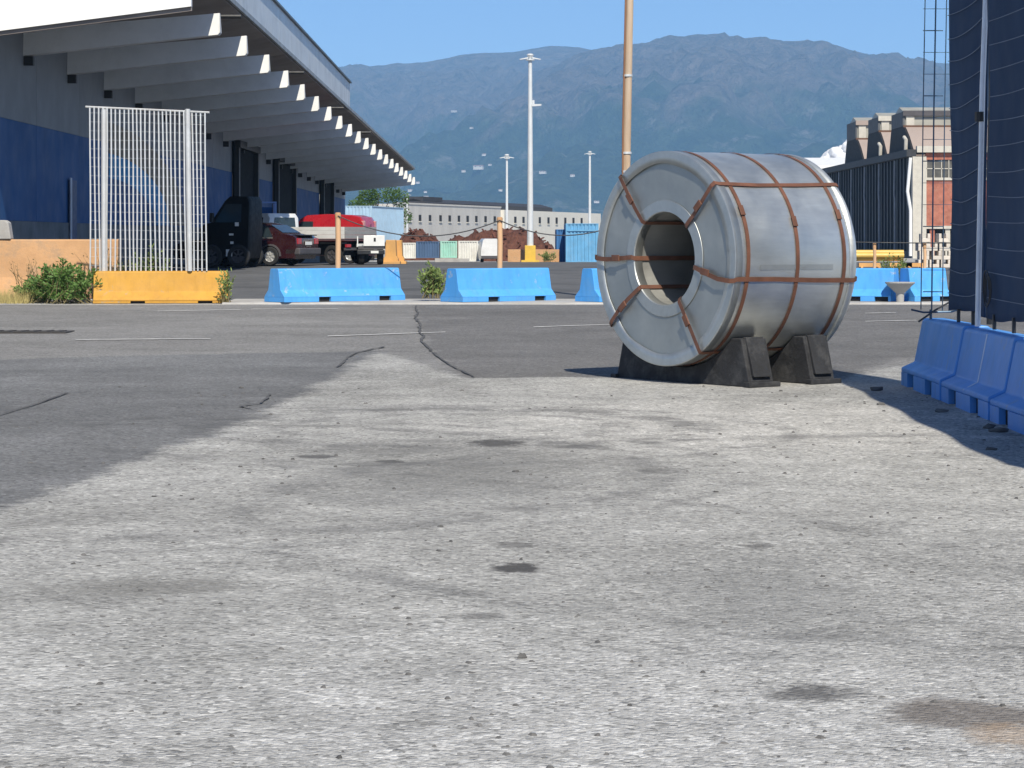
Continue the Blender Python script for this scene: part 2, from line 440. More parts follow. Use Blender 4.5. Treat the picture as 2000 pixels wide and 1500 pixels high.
tag(mb.build('gravel', M_stone), 'small dark loose stones scattered over the pale worn ground', 'gravel', kind='stuff')

# ------------------------------------------------------------------ mountains
def ridge_fn(pts):
    def f(px):
        if px <= pts[0][0]: return pts[0][1]
        for (a, b), (c, d) in zip(pts[:-1], pts[1:]):
            if px <= c:
                u = (px-a)/(c-a); u = u*u*(3-2*u)*0.35+u*0.65
                return b+(d-b)*u
        return pts[-1][1]
    return f
def mountain(Y0, Y1, pts, x0, x1, nx, ny, m, amp, seed, base):
    rf = ridge_fn(pts); mb = MB()
    for j in range(ny+5):
        t = j/ny
        Y = Y0+(Y1-Y0)*t
        for i in range(nx+1):
            px = x0+(x1-x0)*i/nx
            X = XA(px, Y1)*(0.72+0.28*min(t, 1.0))
            top = ZA(rf(px), Y1)
            n3 = Vector((X*0.00124+seed, Y*0.00076, seed))
            g = 1-abs(noise.fractal(n3+Vector((Y*0.00035, 0, 0)), 0.9, 2.1, 6))*1.5
            fine = noise.fractal(Vector((X*0.0053, Y*0.0041, seed+3)), 0.8, 2.0, 5)
            if t <= 1:
                prof = 0.62*t+0.38*t*t*(3-2*t)
                env = math.sin(math.pi*min(1, t)**0.9)
                z = base+(top-base)*prof+(g-0.55)*amp*env+fine*amp*0.22*(env+0.05)
            else: z = top-(t-1)*ny/4*200
            mb.v.append((X, Y, max(z, base-2) if t > 0 else base-2))
    for j in range(ny+4):
        for i in range(nx): mb.f.append((j*(nx+1)+i, j*(nx+1)+i+1, (j+1)*(nx+1)+i+1, (j+1)*(nx+1)+i))
    o = mb.build('mountain', m); tag(o, kind='structure')
    for p in o.data.polygons: p.use_smooth = True
    return BVHTree.FromPolygons([Vector(v) for v in mb.v], mb.f)
def mountain_mat(name, zmid, zs):
    m = bpy.data.materials.new(name); m.use_nodes = True
    t = NT(m); b = t.n['Principled BSDF']
    g = t.node('ShaderNodeNewGeometry'); V = g.outputs['Position']
    sep = t.node('ShaderNodeSeparateXYZ'); t.link(V, sep.inputs[0])
    n1 = t.noise(V, 0.0024, 8, 0.62); n2 = t.noise(V, 0.02, 6, 0.7)
    k = t.math('ADD', t.math('DIVIDE', t.math('SUBTRACT', sep.outputs[2], zmid), zs), t.math('MULTIPLY', t.math('SUBTRACT', n1, 0.5), 5.0))
    heath = t.ramp(n2, [(0.3, (0.07, 0.06, 0.055)), (0.7, (0.26, 0.21, 0.18))])
    wood = t.ramp(n2, [(0.3, (0.012, 0.030, 0.014)), (0.7, (0.075, 0.105, 0.05))])
    c = t.mix(t.ramp(k, [(0.25, 0.0), (0.95, 1.0)]), wood, heath)
    rock = t.ramp(t.noise(V, 0.009, 8, 0.75), [(0.56, 0.0), (0.68, 0.75)])
    c = t.mix(rock, c, (0.30, 0.27, 0.25))
    t.link(c, b.inputs['Base Color']); b.inputs['Roughness'].default_value = 1.0; b.inputs['Specular IOR Level'].default_value = 0.0
    bn = t.node('ShaderNodeBump'); bn.inputs['Strength'].default_value = 1.0; bn.inputs['Distance'].default_value = 80.0
    t.link(t.math('ADD', n2, t.math('MULTIPLY', n1, 2.0)), bn.inputs['Height']); t.link(bn.outputs[0], b.inputs['Normal'])
    return m
back = [(-900, 210), (0, 170), (300, 150), (560, 140), (690, 131), (770, 130), (800, 128), (900, 110), (940, 104), (1000, 102), (1040, 95), (1075, 89), (1130, 92), (1165, 99), (1300, 150), (1700, 150), (1790, 128), (1830, 123), (1880, 128), (2000, 150), (2900, 230)]
front = [(-900, 440), (500, 400), (760, 330), (900, 262), (985, 190), (1040, 150), (1080, 132), (1120, 116), (1160, 101), (1185, 97), (1215, 91), (1250, 86), (1280, 81), (1310, 77), (1335, 73), (1410, 73), (1470, 84), (1530, 88), (1600, 88), (1660, 102), (1730, 116), (1790, 133), (1900, 160), (2900, 300)]
bv1 = mountain(6100, 10200, back, -700, 2700, 260, 110, mountain_mat('far_heath_slope', 255, 200), 230, 1.7, -0.1)
bv2 = mountain(4600, 8500, front, -700, 2700, 260, 110, mountain_mat('near_heath_slope', 220, 190), 215, 5.2, -0.1)

# hillside houses
M_hw = mat('house_plaster', (0.60, 0.57, 0.52), 0.9, var=0.08); M_hr = mat('house_tile', (0.36, 0.22, 0.17), 0.9, var=0.2); M_hwin = mat('house_window', (0.06, 0.07, 0.08), 0.3)
hs = [(945, 305, 10, 'white house on the hillside above the long pale terrace of houses'), (905, 337, 10, 'small white house at the left foot of the hillside terrace'),
      (935, 332, 24, 'long pale house stepping up the wooded hillside'), (957, 324, 8, 'small white house at the upper end of the long pale hillside house'),
      (1060, 340, 16, 'low pale house on the slope right of the tall lamp mast'), (1118, 346, 11, 'white house on the slope left of the slim right lamp post'),
      (921, 252, 8, 'lone white house high on the wooded hillside'), (977, 374, 9, 'white house just left of the slim lamp post head'),
      (831, 377, 8, 'upper white house above the dark roofed plant'), (801, 375, 11, 'white house beside the low thin lamp post'),
      (816, 359, 9, 'white house past the far tip of the warehouse canopy'), (832, 387, 12, 'lower white house touching the dark plant roof'),
      (1165, 397, 13, 'tall white house right of the pale plant wall'), (887, 220, 13, 'faint pale house on the open upper slope')]
for (px, py, w, lab) in hs:
    d = (P(px, py, 1000)-Vector((0, 0, EYE))).normalized(); best = None
    for bv in (bv1, bv2):
        h = bv.ray_cast(Vector((0, 0, EYE)), d)
        if h[0] and (best is None or h[3] < best[1]): best = (h[0], h[3])
    if not best: continue
    p = best[0]; W = 0.78*w*p.y/F; H = W*0.30 if w < 12 else W*0.2; D = W*0.7
    t = thing('house', p+Vector((0, -W*0.6, W*0.22)), random.uniform(-0.4, 0.4), lab, 'house', 'houses on the hillside')
    box('wall', M_hw, t, -W/2, W/2, -D/2, D/2, -D*0.3, H)
    MB().prism([(-D*0.56, H+.02), (D*0.56, H+.02), (0, H*1.35)], -W*0.54, W*0.54, 'x').build('roof', M_hr, t)
    for k in (-1, 1): box('window', M_hwin, t, k*W*0.25-W*0.07, k*W*0.25+W*0.07, -D/2-0.15, -D/2+0.1, H*0.4, H*0.72)

# air between here and the mountains
hz = MB().box(-4000, 4000, -70, 10800, -1.4, 1000).build('haze', mat('haze_unused', (1, 1, 1)))
hz.data.materials.clear()
hm = bpy.data.materials.new('haze_air'); hm.use_nodes = True
for n in list(hm.node_tree.nodes):
    if n.type != 'OUTPUT_MATERIAL': hm.node_tree.nodes.remove(n)
pv = hm.node_tree.nodes.new('ShaderNodeVolumePrincipled')
pv.inputs['Color'].default_value = (0.34, 0.64, 1.0, 1)
pv.inputs['Density'].default_value = 0.0001
hm.node_tree.links.new(pv.outputs[0], [n for n in hm.node_tree.nodes if n.type == 'OUTPUT_MATERIAL'][0].inputs['Volume'])
hz.data.materials.append(hm); tag(hz, kind='stuff', label='pale blue haze in the air before the mountains', cat='haze')

# ------------------------------------------------------------------ warehouse with its cantilevered canopy
PITCH = 6.0; KB = 10.15
def tipY(k): return (k+KB)*PITCH
def tipx(Y): return 13.7*Y/F-5911.0*PITCH/F
def tipz(Y): return EYE+(HOR-516.6)*Y/F+4545.5*PITCH/F
WX = -11.6; WY0, WY1 = 44.0, 178.0
wh = thing('warehouse', (0, 0, 0), 0, 'long blue and grey warehouse with a deep ribbed loading canopy', 'warehouse')
M_wblue = mat('warehouse_blue_panel', (0.018, 0.085, 0.24), 0.6, var=0.12, scale=0.4, dirt=(0.03, 0.08, 0.18), dirt_amt=0.3, spec=0.2)
M_wgrey = mat('warehouse_grey_panel', (0.20, 0.205, 0.21), 0.6, var=0.08, scale=0.4)
M_beam = mat('painted_concrete_beam', (0.68, 0.68, 0.66), 0.7, var=0.08, scale=0.8, dirt=(0.42, 0.41, 0.38), dirt_amt=0.3)
M_soff = mat('soffit_board', (0.24, 0.21, 0.19), 0.9, var=0.2, scale=0.6, bump=0.1)
M_fasc = mat('fascia_sheet', (0.66, 0.69, 0.70), 0.5, metal=0.2, var=0.06, scale=0.5, dirt=(0.22, 0.25, 0.27), dirt_amt=0.35, dirt_scale=0.8)
M_roofw = mat('white_end_panel', (0.82, 0.82, 0.80), 0.6, var=0.04, scale=0.4)
M_plinth = mat('stained_plinth', (0.17, 0.175, 0.18), 0.9, var=0.25, scale=0.9, bump=0.2, dirt=(0.09, 0.09, 0.09))
doors = [(106, 114.5), (124, 134.5), (154, 163)]
SPLIT = 4.27
# grey upper panels, one to each bay, with a hairline between
def wpanel(y0, y1, z0, z1, m, nm):
    box(nm, m, wh, WX-0.25, WX, y0+0.012, y1-0.012, z0, z1)
ys = [WY0+i*6.15 for i in range(int((WY1-WY0)/6.15)+1)]
for i, y in enumerate(ys):
    wpanel(y, min(y+6.15, WY1), SPLIT, 11.0, M_wgrey, 'wall_panel')
def cut(y0, y1):
    segs = [(y0, y1)]
    for a, b in doors:
        new = []
        for s, e in segs:
            if b <= s or a >= e: new.append((s, e))
            else:
                if a > s: new.append((s, a))
                if b < e: new.append((b, e))
        segs = new
    return segs
for y in ys:
    for s, e in cut(y, min(y+6.15, WY1)):
        if e-s > 0.1: wpanel(s, e, 1.93, SPLIT-0.006, M_wblue, 'wall_panel')
for s, e in cut(WY0, WY1): box('plinth', M_plinth, wh, WX-0.25, WX+0.03, s, e, -0.6, 1.925)
box('inner_wall', M_dark, wh, WX-2.6, WX-2.4, WY0, WY1, -0.6, 11)
box('end_wall', M_wgrey, wh, WX-14, WX-0.26, WY1-0.3, WY1, -1, 9)
box('front_wall', M_roofw, wh, WX-14, WX-0.26, WY0, WY0+0.3, -1, 11)
for a, b in doors:
    d = box('doorway_shade_panel', mat('doorway_shade_black', (0.012, 0.014, 0.017), 0.8, var=0.2, spec=0.1), wh, WX+0.035, WX+0.10, a, b, 0.5, 5.55)  # proud black panel: the open doorway's shade put into its colour
    for q in (a+0.25, b-0.25): box('shelter_cushion', M_black, d, WX+0.101, WX+0.30, q-0.24, q+0.24, 0.5, 5.3)
    box('shelter_head', M_black, d, WX+0.101, WX+0.36, a, b, 5.302, 5.6)
# small framed side door, and the painted arch beyond it
yd_ = 11.57*F/858
sd = box('side_door', mat('side_door_blue', (0.02, 0.05, 0.14), 0.5), wh, WX+0.002, WX+0.06, yd_-0.5, yd_+0.5, 0.5, 3.05)
box('frame', mat('pale_door_frame', (0.5, 0.52, 0.58), 0.5), sd, WX+0.061, WX+0.09, yd_-0.62, yd_-0.42, 0.5, 3.1)
def halfdisc(a, b, a2, b2, dx, col, nm):
    mb = MB(); n = 28; o = []
    for k in range(n+1):
        u = math.pi*0.5*k/n
        for (p, q) in ((a, b), (a2, b2)):
            for dd in (0, dx): mb.v.append((WX+0.003+dd, 73.6+p*math.cos(u), 1.96+q*math.sin(u)))
    for k in range(n):
        i = k*4; j = i+4
        mb.f += [(i, j, j+1, i+1), (i+2, i+3, j+3, j+2), (i+1, j+1, j+3, i+3), (i, i+2, j+2, j)]
    mb.build('mural_band', mat(nm, col, 0.7, var=0.2, scale=1.0), wh)
halfdisc(13, 2.0, 9.5, 1.3, 0.006, (0.03, 0.27, 0.52), 'mural_light_blue')
halfdisc(17, 2.9, 13.05, 2.01, 0.006, (0.24, 0.19, 0.13), 'mural_ochre')
# canopy: beams, soffit, fascia
for k in range(-1, 20):
    Y = tipY(k); x1 = tipx(Y); zb = tipz(Y); zw = zb-0.50; xw = WX+0.002
    if k < 0: continue
    lt = zb+0.52; lw = zw+0.62
    mb = MB()
    prof = [(xw, zw), (x1-0.05, zb), (x1, zb+0.06), (x1-0.02, lt), (xw, lw)]
    # slightly tapered web: wider at the foot
    n = len(prof); tw = [0.19, 0.19, 0.19, 0.08, 0.10]
    mb.v = [(x, Y-w, z) for (x, z), w in zip(prof, tw)]+[(x, Y+w, z) for (x, z), w in zip(prof, tw)]
    mb.f = [tuple(range(n)), tuple(range(2*n-1, n-1, -1))]+[(i, i+n, (i+1) % n+n, (i+1) % n) for i in range(n)]
    b = mb.build('canopy_beam', M_beam, wh)
    box('bracket', M_black, b, xw, xw+0.22, Y-0.1, Y+0.1, zw-0.22, zw-0.004)
    if k % 3 == 0 and k < 12: MB().tube([(x1-0.3, Y+0.6, lt-0.02), (x1+0.42, Y+0.6, lt-0.02)], 0.05, 8).build('drain_spout', M_black, b)
YA, YB = 55.0, tipY(19)+0.6
def strip(nm, m, off_in, zin, off_out, zout, y0, y1, th=0.12):
    "slab between two lines that follow the beam tips"
    mb = MB()
    for Y in (y0, y1):
        a = (off_in if off_in < -3 else tipx(Y)+off_in); b_ = tipx(Y)+off_out; z = tipz(Y)
        mb.v += [(a, Y, z+zin), (b_, Y, z+zout), (b_, Y, z+zout+th), (a, Y, z+zin+th)]
    mb.f = [(0, 1, 2, 3), (7, 6, 5, 4), (0, 4, 5, 1), (1, 5, 6, 2), (2, 6, 7, 3), (3, 7, 4, 0)]
    return mb.build(nm, m, wh)
for k in range(-2, 20):       # soffit boards bay by bay
    y0 = max(YA+0.12, tipY(k)+0.02); y1 = min(YB, tipY(k+1)-0.02)
    if y1 > y0: strip('soffit_panel', M_soff, WX+0.01, 0.16, -0.13, 1.02, y0, y1)
def fascia(nm, y0, y1, z0, z1, off, th=0.08, m=M_fasc):
    mb = MB()
    for Y in (y0, y1):
        x = tipx(Y)+off; z = tipz(Y)
        mb.v += [(x, Y, z+z0), (x+th, Y, z+z0), (x+th, Y, z+z1), (x, Y, z+z1)]
    mb.f = [(0, 1, 2, 3), (7, 6, 5, 4), (0, 4, 5, 1), (1, 5, 6, 2), (2, 6, 7, 3), (3, 7, 4, 0)]
    return mb.build(nm, m, wh)
for k in range(5):
    a = YA+0.02+k*10.6; fascia('fascia_panel', a, a+10.58, 1.185, 2.18, -0.12)
fascia('gutter', YA+0.02, YB, 1.06, 1.18, -0.10, 0.07, mat('gutter_sheet', (0.30, 0.33, 0.35), 0.6, var=0.2, scale=1.5, dirt=(0.14, 0.16, 0.17), dirt_amt=0.8, dirt_scale=1.2))
fascia('coping', YA+0.02, YA+53.0, 2.185, 2.25, -0.16, 0.2, mat('coping_dark', (0.10, 0.13, 0.15), 0.5))
# bright end panel of the canopy
xe = tipx(YA)+0.06; zr = ZA(13, YA); zl = ZA(61, YA); xl = XA(0, YA)
sl = (zr-zl)/(xe-xl)
MB().prism([(WX-6, zr+sl*(WX-6-xe)), (xe, zr), (xe, zr+2.6), (WX-6, zr+2.6)], YA-0.1, YA+0.1, 'y').build('canopy_end_panel', M_roofw, wh)
MB().prism([(WX-6, zr+sl*(WX-6-xe)-0.09), (xe, zr-0.09), (xe, zr-0.004), (WX-6, zr+sl*(WX-6-xe)-0.004)], YA-0.02, YA+0.1, 'y').build('end_trim', M_soff, wh)

# ------------------------------------------------------------------ jersey barriers
def jersey(name, L, W, H, m, parent, pockets, ph, pw, top=0.13, foot=0.07):
    h = W/2; t = top*W/0.6*0.9
    up = [(-h, ph), (-h, max(foot, ph+0.012)), (-h*0.62, H*0.36), (-t-0.006, H-0.02), (-t+0.02, H), (t-0.02, H), (t+0.006, H-0.02), (h*0.62, H*0.36), (h, max(foot, ph+0.012)), (h, ph)]
    mb = MB(); xs = [-L/2+L*k/8 for k in range(9)]
    n = len(up)
    for i, x in enumerate(xs):
        for (y, z) in up: mb.v.append((x, y, z))
    for i in range(8):
        for k in range(n): mb.f.append((i*n+k, i*n+(k+1) % n, (i+1)*n+(k+1) % n, (i+1)*n+k))
    mb.f += [tuple(range(n)), tuple(8*n+k for k in range(n))[::-1]]
    body = mb.build('body', m, parent, bevel=0.012)
    edges = [-L/2]+[e for p in pockets for e in (p-pw/2, p+pw/2)]+[L/2]
    for i in range(0, len(edges), 2):
        box('foot', m, parent, edges[i], edges[i+1], -h, h, 0, ph+0.001)
    for p in pockets: box('pocket', M_dark, parent, p-pw/2+0.004, p+pw/2-0.004, -h+0.05, h-0.05, 0.002, ph-0.004)  # near-black filler: shade inside the fork pockets put in as colour
    return body
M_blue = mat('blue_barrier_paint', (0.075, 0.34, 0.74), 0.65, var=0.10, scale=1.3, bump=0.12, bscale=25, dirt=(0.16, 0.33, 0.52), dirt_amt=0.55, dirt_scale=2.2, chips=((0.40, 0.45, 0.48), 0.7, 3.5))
M_yel = mat('yellow_barrier_paint', (0.52, 0.27, 0.035), 0.7, var=0.12, scale=1.5, bump=0.15, bscale=25, dirt=(0.40, 0.20, 0.04), dirt_amt=0.55, dirt_scale=2.5, chips=((0.30, 0.27, 0.22), 0.7, 3.5))
M_ora = mat('faded_orange_wall', (0.55, 0.32, 0.16), 0.9, var=0.2, scale=1.6, bump=0.5, bscale=14, dirt=(0.30, 0.22, 0.15), dirt_amt=0.9, dirt_scale=3.2)
BY = 46.9
def far_barrier(px0, px1, L, yaw, lab, m, y=BY, W=0.66, H=0.6, ph=0.085):
    X = (XA(px0, y)+XA(px1, y))/2
    t = thing('jersey_barrier', (X, y, gz(y)+KZ+0.051 if m is M_blue else gz(y)+0.005), yaw, lab, 'barrier', 'barriers across the yard entrance')
    jersey('b', L, W, H, m, t, [-L*0.17, L*0.33], ph, 0.26)
    return t
far_barrier(522, 789, 2.66, R(38), 'bright blue barrier with a beige post, beside the yellow barrier', M_blue)
far_barrier(860, 1088, 2.18, R(39), 'bright blue barrier with a beige post, beside the weed clump', M_blue)
far_barrier(1121, 1300, 1.6, R(40), 'bright blue barrier half hidden behind the steel coil', M_blue)
far_barrier(1636, 1757, 1.05, R(-26), 'blue barrier just right of the steel coil', M_blue)
far_barrier(1757, 1848, 0.82, R(26), 'blue barrier behind the hanging wire mesh', M_blue)
far_barrier(190, 440, 2.42, R(6), 'yellow barrier under the tall white grille', M_yel, y=46.6, H=0.58, ph=0.04)
# grey funnel lying between the two right barriers
cf = G(1758, 593)
fu = thing('concrete_funnel', (cf.x, 46.3, gz(46.3)+KZ+0.051), 0, 'small grey funnel shaped block between two blue barriers', 'block')
MB().lathe_x([(0, 0.0), (0, 0.07), (0.14, 0.075), (0.16, 0.08), (0.34, 0.27), (0.36, 0.27), (0.36, 0.22), (0.34, 0.0)], 20).build('bowl', M_conc, fu)
fu.children[0].rotation_euler = (0, R(-90), 0)

# faded orange wall to the left, on which a block and a leaning plank rest
ow = thing('orange_wall', (XA(232, 49.5)-2.6, 49.5, gz(49.5)), R(2), 'faded orange concrete wall behind the green bush', 'wall')
for i in range(2):
    jb = jersey('b', 2.58, 0.62, 1.14, M_ora, ow, [], 0.02, 0.1)
    for ch in ow.children:
        if ch.location.x == 0 and not ch.get('done'): ch.location.x = (1.3 if i == 0 else -1.3); ch['done'] = 1
for ch in ow.children: del ch['done']
top = gz(49.5)+1.14
bl = MB().prism([(-0.22, 0), (0.22, 0), (0.17, 0.32), (0.10, 0.37), (-0.10, 0.37), (-0.17, 0.32)], -0.15, 0.15, 'y').build('concrete_block', M_conc, loc=(XA(2, 49.5), 49.5, top), bevel=0.02)
tag(bl, 'small grey rounded concrete block standing on the orange wall', 'block')
pk = MB().box(-0.03, 0.03, -0.05, 0.05, 0, 1.15, Matrix.Rotation(R(-9), 4, 'Y')).build('plank', M_white, loc=(XA(6, 49.9), 49.9, top-0.35))
tag(pk, 'leaning white plank behind the grey block on the orange wall', 'plank')

# white grille standing on the yellow barrier
gy = 46.6; gb = gz(gy)+0.585
gr = thing('grille_fence', (XA(288, gy), gy, gb), R(-3), 'tall white bar grille on two posts above the yellow barrier', 'fence')
wpx = gy/F; Hg = (524-204)*wpx
nb = 28
for k in range(nb):
    x = (-113+k*226/(nb-1))*wpx
    lean = 0.012*math.sin(k*0.9)+0.03*(k/nb)
    mb = MB(); pts = []
    for j in range(7):
        u = j/6; pts.append((x+lean*(1-u)*1.5+0.006*math.sin(5*u+k), 0.012*math.sin(k*0.7+3*u), Hg*u-0.09*(k/nb)*u))
    mb.tube(pts, 0.0165, 4).build('bar', M_galv, gr)
for x in (-85*wpx, 80*wpx): MB().tube([(x+0.04*(x > 0), -0.05, 0), (x, -0.05, Hg-0.04)], 0.048, 10).build('post', M_galv, gr, smooth=True)
for k in range(18):
    z = 0.1+k*(Hg-0.2)/17
    MB().tube([(-114*wpx, 0.02, z), (0, 0.024, z-0.02), (114*wpx, 0.02, z-0.06)], 0.0026, 4).build('wire', M_galv, gr)
MB().tube([(-122*wpx, 0, Hg+0.01), (122*wpx, 0, Hg-0.10)], 0.018, 6).build('top_rail', M_galv, gr)

# beige posts on the barriers and the slack cables between them
M_post = mat('beige_wooden_post', (0.60, 0.37, 0.20), 0.8, var=0.15, scale=3, stretch=(1, 1, 0.2), dirt=(0.30, 0.20, 0.13), dirt_amt=0.4)
def bpost(px, ytop, ybot, lab, y=BY, w=0.05):
    z0 = gz(y)+KZ+0.65; H = ZA(ytop, y)-z0
    t = thing('post', (XA(px, y), y, z0), 0, lab, 'post', 'beige posts on the barriers')
    MB().tube([(0, 0, 0), (0.006, 0, H*0.5), (0, 0, H-0.1)], w, 10).build('shaft', M_post, t, smooth=True)
    MB().tube([(0, 0, H-0.0995), (0, 0, H-0.02), (0, 0, H)], [w*1.1, w*1.12, w*0.8], 10).build('cap', mat('post_cap', (0.45, 0.26, 0.13), 0.8), t, smooth=True)
    return Vector((XA(px, y), y, z0+H-0.06))
p1 = bpost(660, 415, 526, 'beige post on the blue barrier in front of the parked flatbed truck')
p2 = bpost(976, 424, 527, 'beige post on the blue barrier in front of the white containers')
p3 = bpost(1708, 474, 524, 'thin beige post on the blue barrier beside the steel coil', w=0.03)
p4 = bpost(1806, 474, 524, 'thin beige post on the blue barrier behind the wire mesh', w=0.03)
M_cable = mat('black_cable', (0.04, 0.04, 0.042), 0.7)
def cable(a, b, sag, lab):
    pts = [a.lerp(b, k/16)+Vector((0, -0.06, -sag*4*(k/16)*(1-k/16))) for k in range(17)]
    tag(MB().tube(pts, 0.011, 5).build('cable', M_cable), lab, 'cable', 'slack cables between the posts')
cable(p1, p2, 0.33, 'slack black cable between the two thick beige posts')
cable(p2, Vector((XA(1232, 48), 47.2, p2.z+0.05)), 0.30, 'slack black cable running from a beige post towards the tall wooden pole')
cable(Vector((XA(1560, BY), BY, p3.z+0.10)), Vector((XA(1900, BY), BY, p3.z+0.06)), 0.02, 'taut thin cable strung above the right blue barriers')

# tall wooden pole behind the coil
wy = 48.0
wp = thing('wooden_pole', (XA(1223, wy), wy, gz(wy)), 0, 'tall weathered wooden pole rising behind the steel coil', 'pole')
M_wood = mat('weathered_pole_wood', (0.44, 0.31, 0.20), 0.85, var=0.2, scale=5, stretch=(3, 3, 0.25), bump=0.3, dirt=(0.50, 0.44, 0.36), dirt_amt=0.8, dirt_scale=1.2)
MB().tube([(-0.03, 0, 0), (0, 0, 2.5), (0.075, 0, 6.0), (0.12, 0, 8.5)], [0.085, 0.08, 0.07, 0.066], 12).build('shaft', M_wood, wp, smooth=True)
MB().tube([(-0.075, -0.06, 0.4), (-0.065, -0.062, 3.2), (0.0, -0.06, 6.2)], 0.018, 6).build('cable_duct', mat('duct_brown', (0.22, 0.11, 0.06), 0.8), wp)
for z in (2.4, 2.75, 4.2): MB().tube([(-0.003+z*0.011-0.02, 0, z), (-0.003+z*0.011-0.02, 0, z+0.04)], 0.097, 12).build('band', M_galv, wp)

# ------------------------------------------------------------------ right fence: barriers in shade, net on scaffold, wire mesh
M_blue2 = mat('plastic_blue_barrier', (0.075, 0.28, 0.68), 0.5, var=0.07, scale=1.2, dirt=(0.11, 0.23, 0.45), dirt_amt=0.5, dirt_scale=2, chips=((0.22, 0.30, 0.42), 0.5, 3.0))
labs = ['end blue barrier of the row below the net, beside the steel coil', 'second blue barrier from the coil end of the row below the net',
        'third blue barrier from the coil end of the row below the net', 'fourth blue barrier from the coil end of the row below the net', 'fifth blue barrier from the coil end of the row below the net']
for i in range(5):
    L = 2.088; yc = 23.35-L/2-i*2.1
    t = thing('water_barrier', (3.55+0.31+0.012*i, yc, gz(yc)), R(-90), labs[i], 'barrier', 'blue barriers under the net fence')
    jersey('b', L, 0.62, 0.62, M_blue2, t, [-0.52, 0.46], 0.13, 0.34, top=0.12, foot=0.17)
    if i == 1:
        MB().prism([(-0.315, 0.165), (-0.197, 0.227), (-0.122, 0.605), (-0.10, 0.60), (-0.18, 0.21), (-0.30, 0.15)], -0.02, 0.015, 'x').build('white_seam', mat('pale_seam', (0.5, 0.6, 0.75), 0.5), t)
NX, NF, NN, NTOP = 3.88, 22.75, 12.0, 3.85
fn = thing('net_fence', (NX, NF, gz(NF)), 0, 'tall dark blue windbreak net on a pale scaffold pole above the barriers', 'fence')
M_net = mat('navy_net_fabric', (0.026, 0.052, 0.105), 0.85, var=0.14, scale=1.1, bump=0.35, bscale=180, stretch=(1, 1, 1), spec=0.2)
POLE = 22.75-21.0
def netpt(s, z):
    "net sheet: s metres from the far edge towards the viewer; bellied between its cords"
    b = 0.022*math.sin(s*1.7+0.8)*math.sin(z*1.1+s)+0.025*noise.noise(Vector((s*0.9, z*0.8, 2)))
    lean = 0.035*(z-0.9)/3.0
    return Vector((b+lean*0.4, -s+lean*(-0.2)*0+0.0, z))
def netpanel(s0, s1, ns, nz):
    mb = MB()
    for i in range(ns+1):
        s = s0+(s1-s0)*i/ns
        for j in range(nz+1):
            zb = 0.70+0.02*math.sin(s*2.1)+0.006*math.sin(s*7.3)
            z = zb+(NTOP-zb)*j/nz
            mb.v.append(netpt(s, z))
    for i in range(ns):
        for j in range(nz): mb.f.append((i*(nz+1)+j, (i+1)*(nz+1)+j, (i+1)*(nz+1)+j+1, i*(nz+1)+j+1))
    o = mb.build('net_panel', M_net, fn, smooth=True)
    so = o.modifiers.new('thickness', 'SOLIDIFY'); so.thickness = 0.012
    return o
netpanel(0, POLE-0.05, 24, 40); netpanel(POLE+0.07, NF-NN, 90, 40)
MB().tube([(-0.06, -POLE, 0.62), (-0.02, -POLE, 2.6), (0.03, -POLE, NTOP+0.1)], 0.024, 10).build('scaffold_pole', mat('pale_scaffold_tube', (0.62, 0.65, 0.70), 0.4, metal=0.2), fn, smooth=True)
MB().tube([(-0.045, -POLE, 2.30), (-0.045, -POLE, 2.38)], 0.04, 8).build('coupler', M_black, fn)
MB().tube([(0.02, -POLE-0.12, 0.64), (0.05, -POLE-0.12, NTOP)], 0.03, 8).build('rear_pole', M_black, fn)
for s in (1.0, 3.4, 5.4, 7.6, 9.8):
    MB().tube([(0.05, -s, 0.60), (0.06, -s, NTOP)], 0.018, 8).build('rear_pole', M_galv, fn)
M_cord = mat('grey_net_cord', (0.13, 0.17, 0.24), 0.8)
z = 0.86; q = 0
while z < 3.8:
    for (s0, s1) in ((0.03, POLE-0.09), (POLE+0.16, 5.4)):
        pts = []
        for k in range(15):
            s = s0+(s1-s0)*k/14; u = k/14
            p = netpt(s, z-0.045*math.sin(math.pi*u)+0.05*u+0.006*math.sin(u*4+q*2.1)); p.x -= 0.014; pts.append(p)
        MB().tube(pts, 0.0045, 4).build('cord', M_cord, fn)
    z += 0.205; q += 1
for s in (0.55, 1.25, 2.2, 3.0):        # ties hanging from the hem
    MB().box(-0.02, 0.005, -s-0.02, -s+0.02, 0.61, 0.73).build('tie', M_black, fn)
mb = MB(); pts = []
for k in range(60):
    u = k/59; a = u*6.28*2.6
    pts.append((-0.05, -2.05-0.13*math.cos(a)-0.14*u, 0.93+0.16*math.sin(a)*(1-0.4*u)))
mb.tube(pts, 0.006, 5).build('loose_rope', M_cable, fn)
# wire mesh standing at the far end of the net
wm = thing('wire_mesh', (XA(1836, 23.05), 23.05, gz(23.05)), 0, 'thin dark wire mesh panel standing at the end of the net', 'mesh panel')
M_wire = mat('blued_wire', (0.05, 0.09, 0.14), 0.5, metal=0.5)
for i, px in enumerate((-33, -12, 9, 30)):
    d = px*23.05/F
    MB().tube([(d-0.02, 0, 0.69 if i > 1 else 0.70), (d, 0, 2.5), (d+0.04, 0, 4.7)], 0.0072 if i == 1 else 0.0052, 5).build('wire', M_wire, wm)
k = 0; z = 0.86
while z < 4.6:
    MB().tube([(-33*23.05/F, 0.008, z), ((30 if k % 3 else 6)*23.05/F, 0.008, z)], 0.0062 if k % 3 == 0 else 0.0035, 4).build('cross_wire', M_wire, wm); z += 0.196; k += 1
MB().tube([(-0.26, 0, 0.70), (-0.15, 0, 0.675), (0.1, 0, 0.68), (0.2, -0.1, 0.72)], 0.009, 5).build('bottom_wire', M_wire, wm)
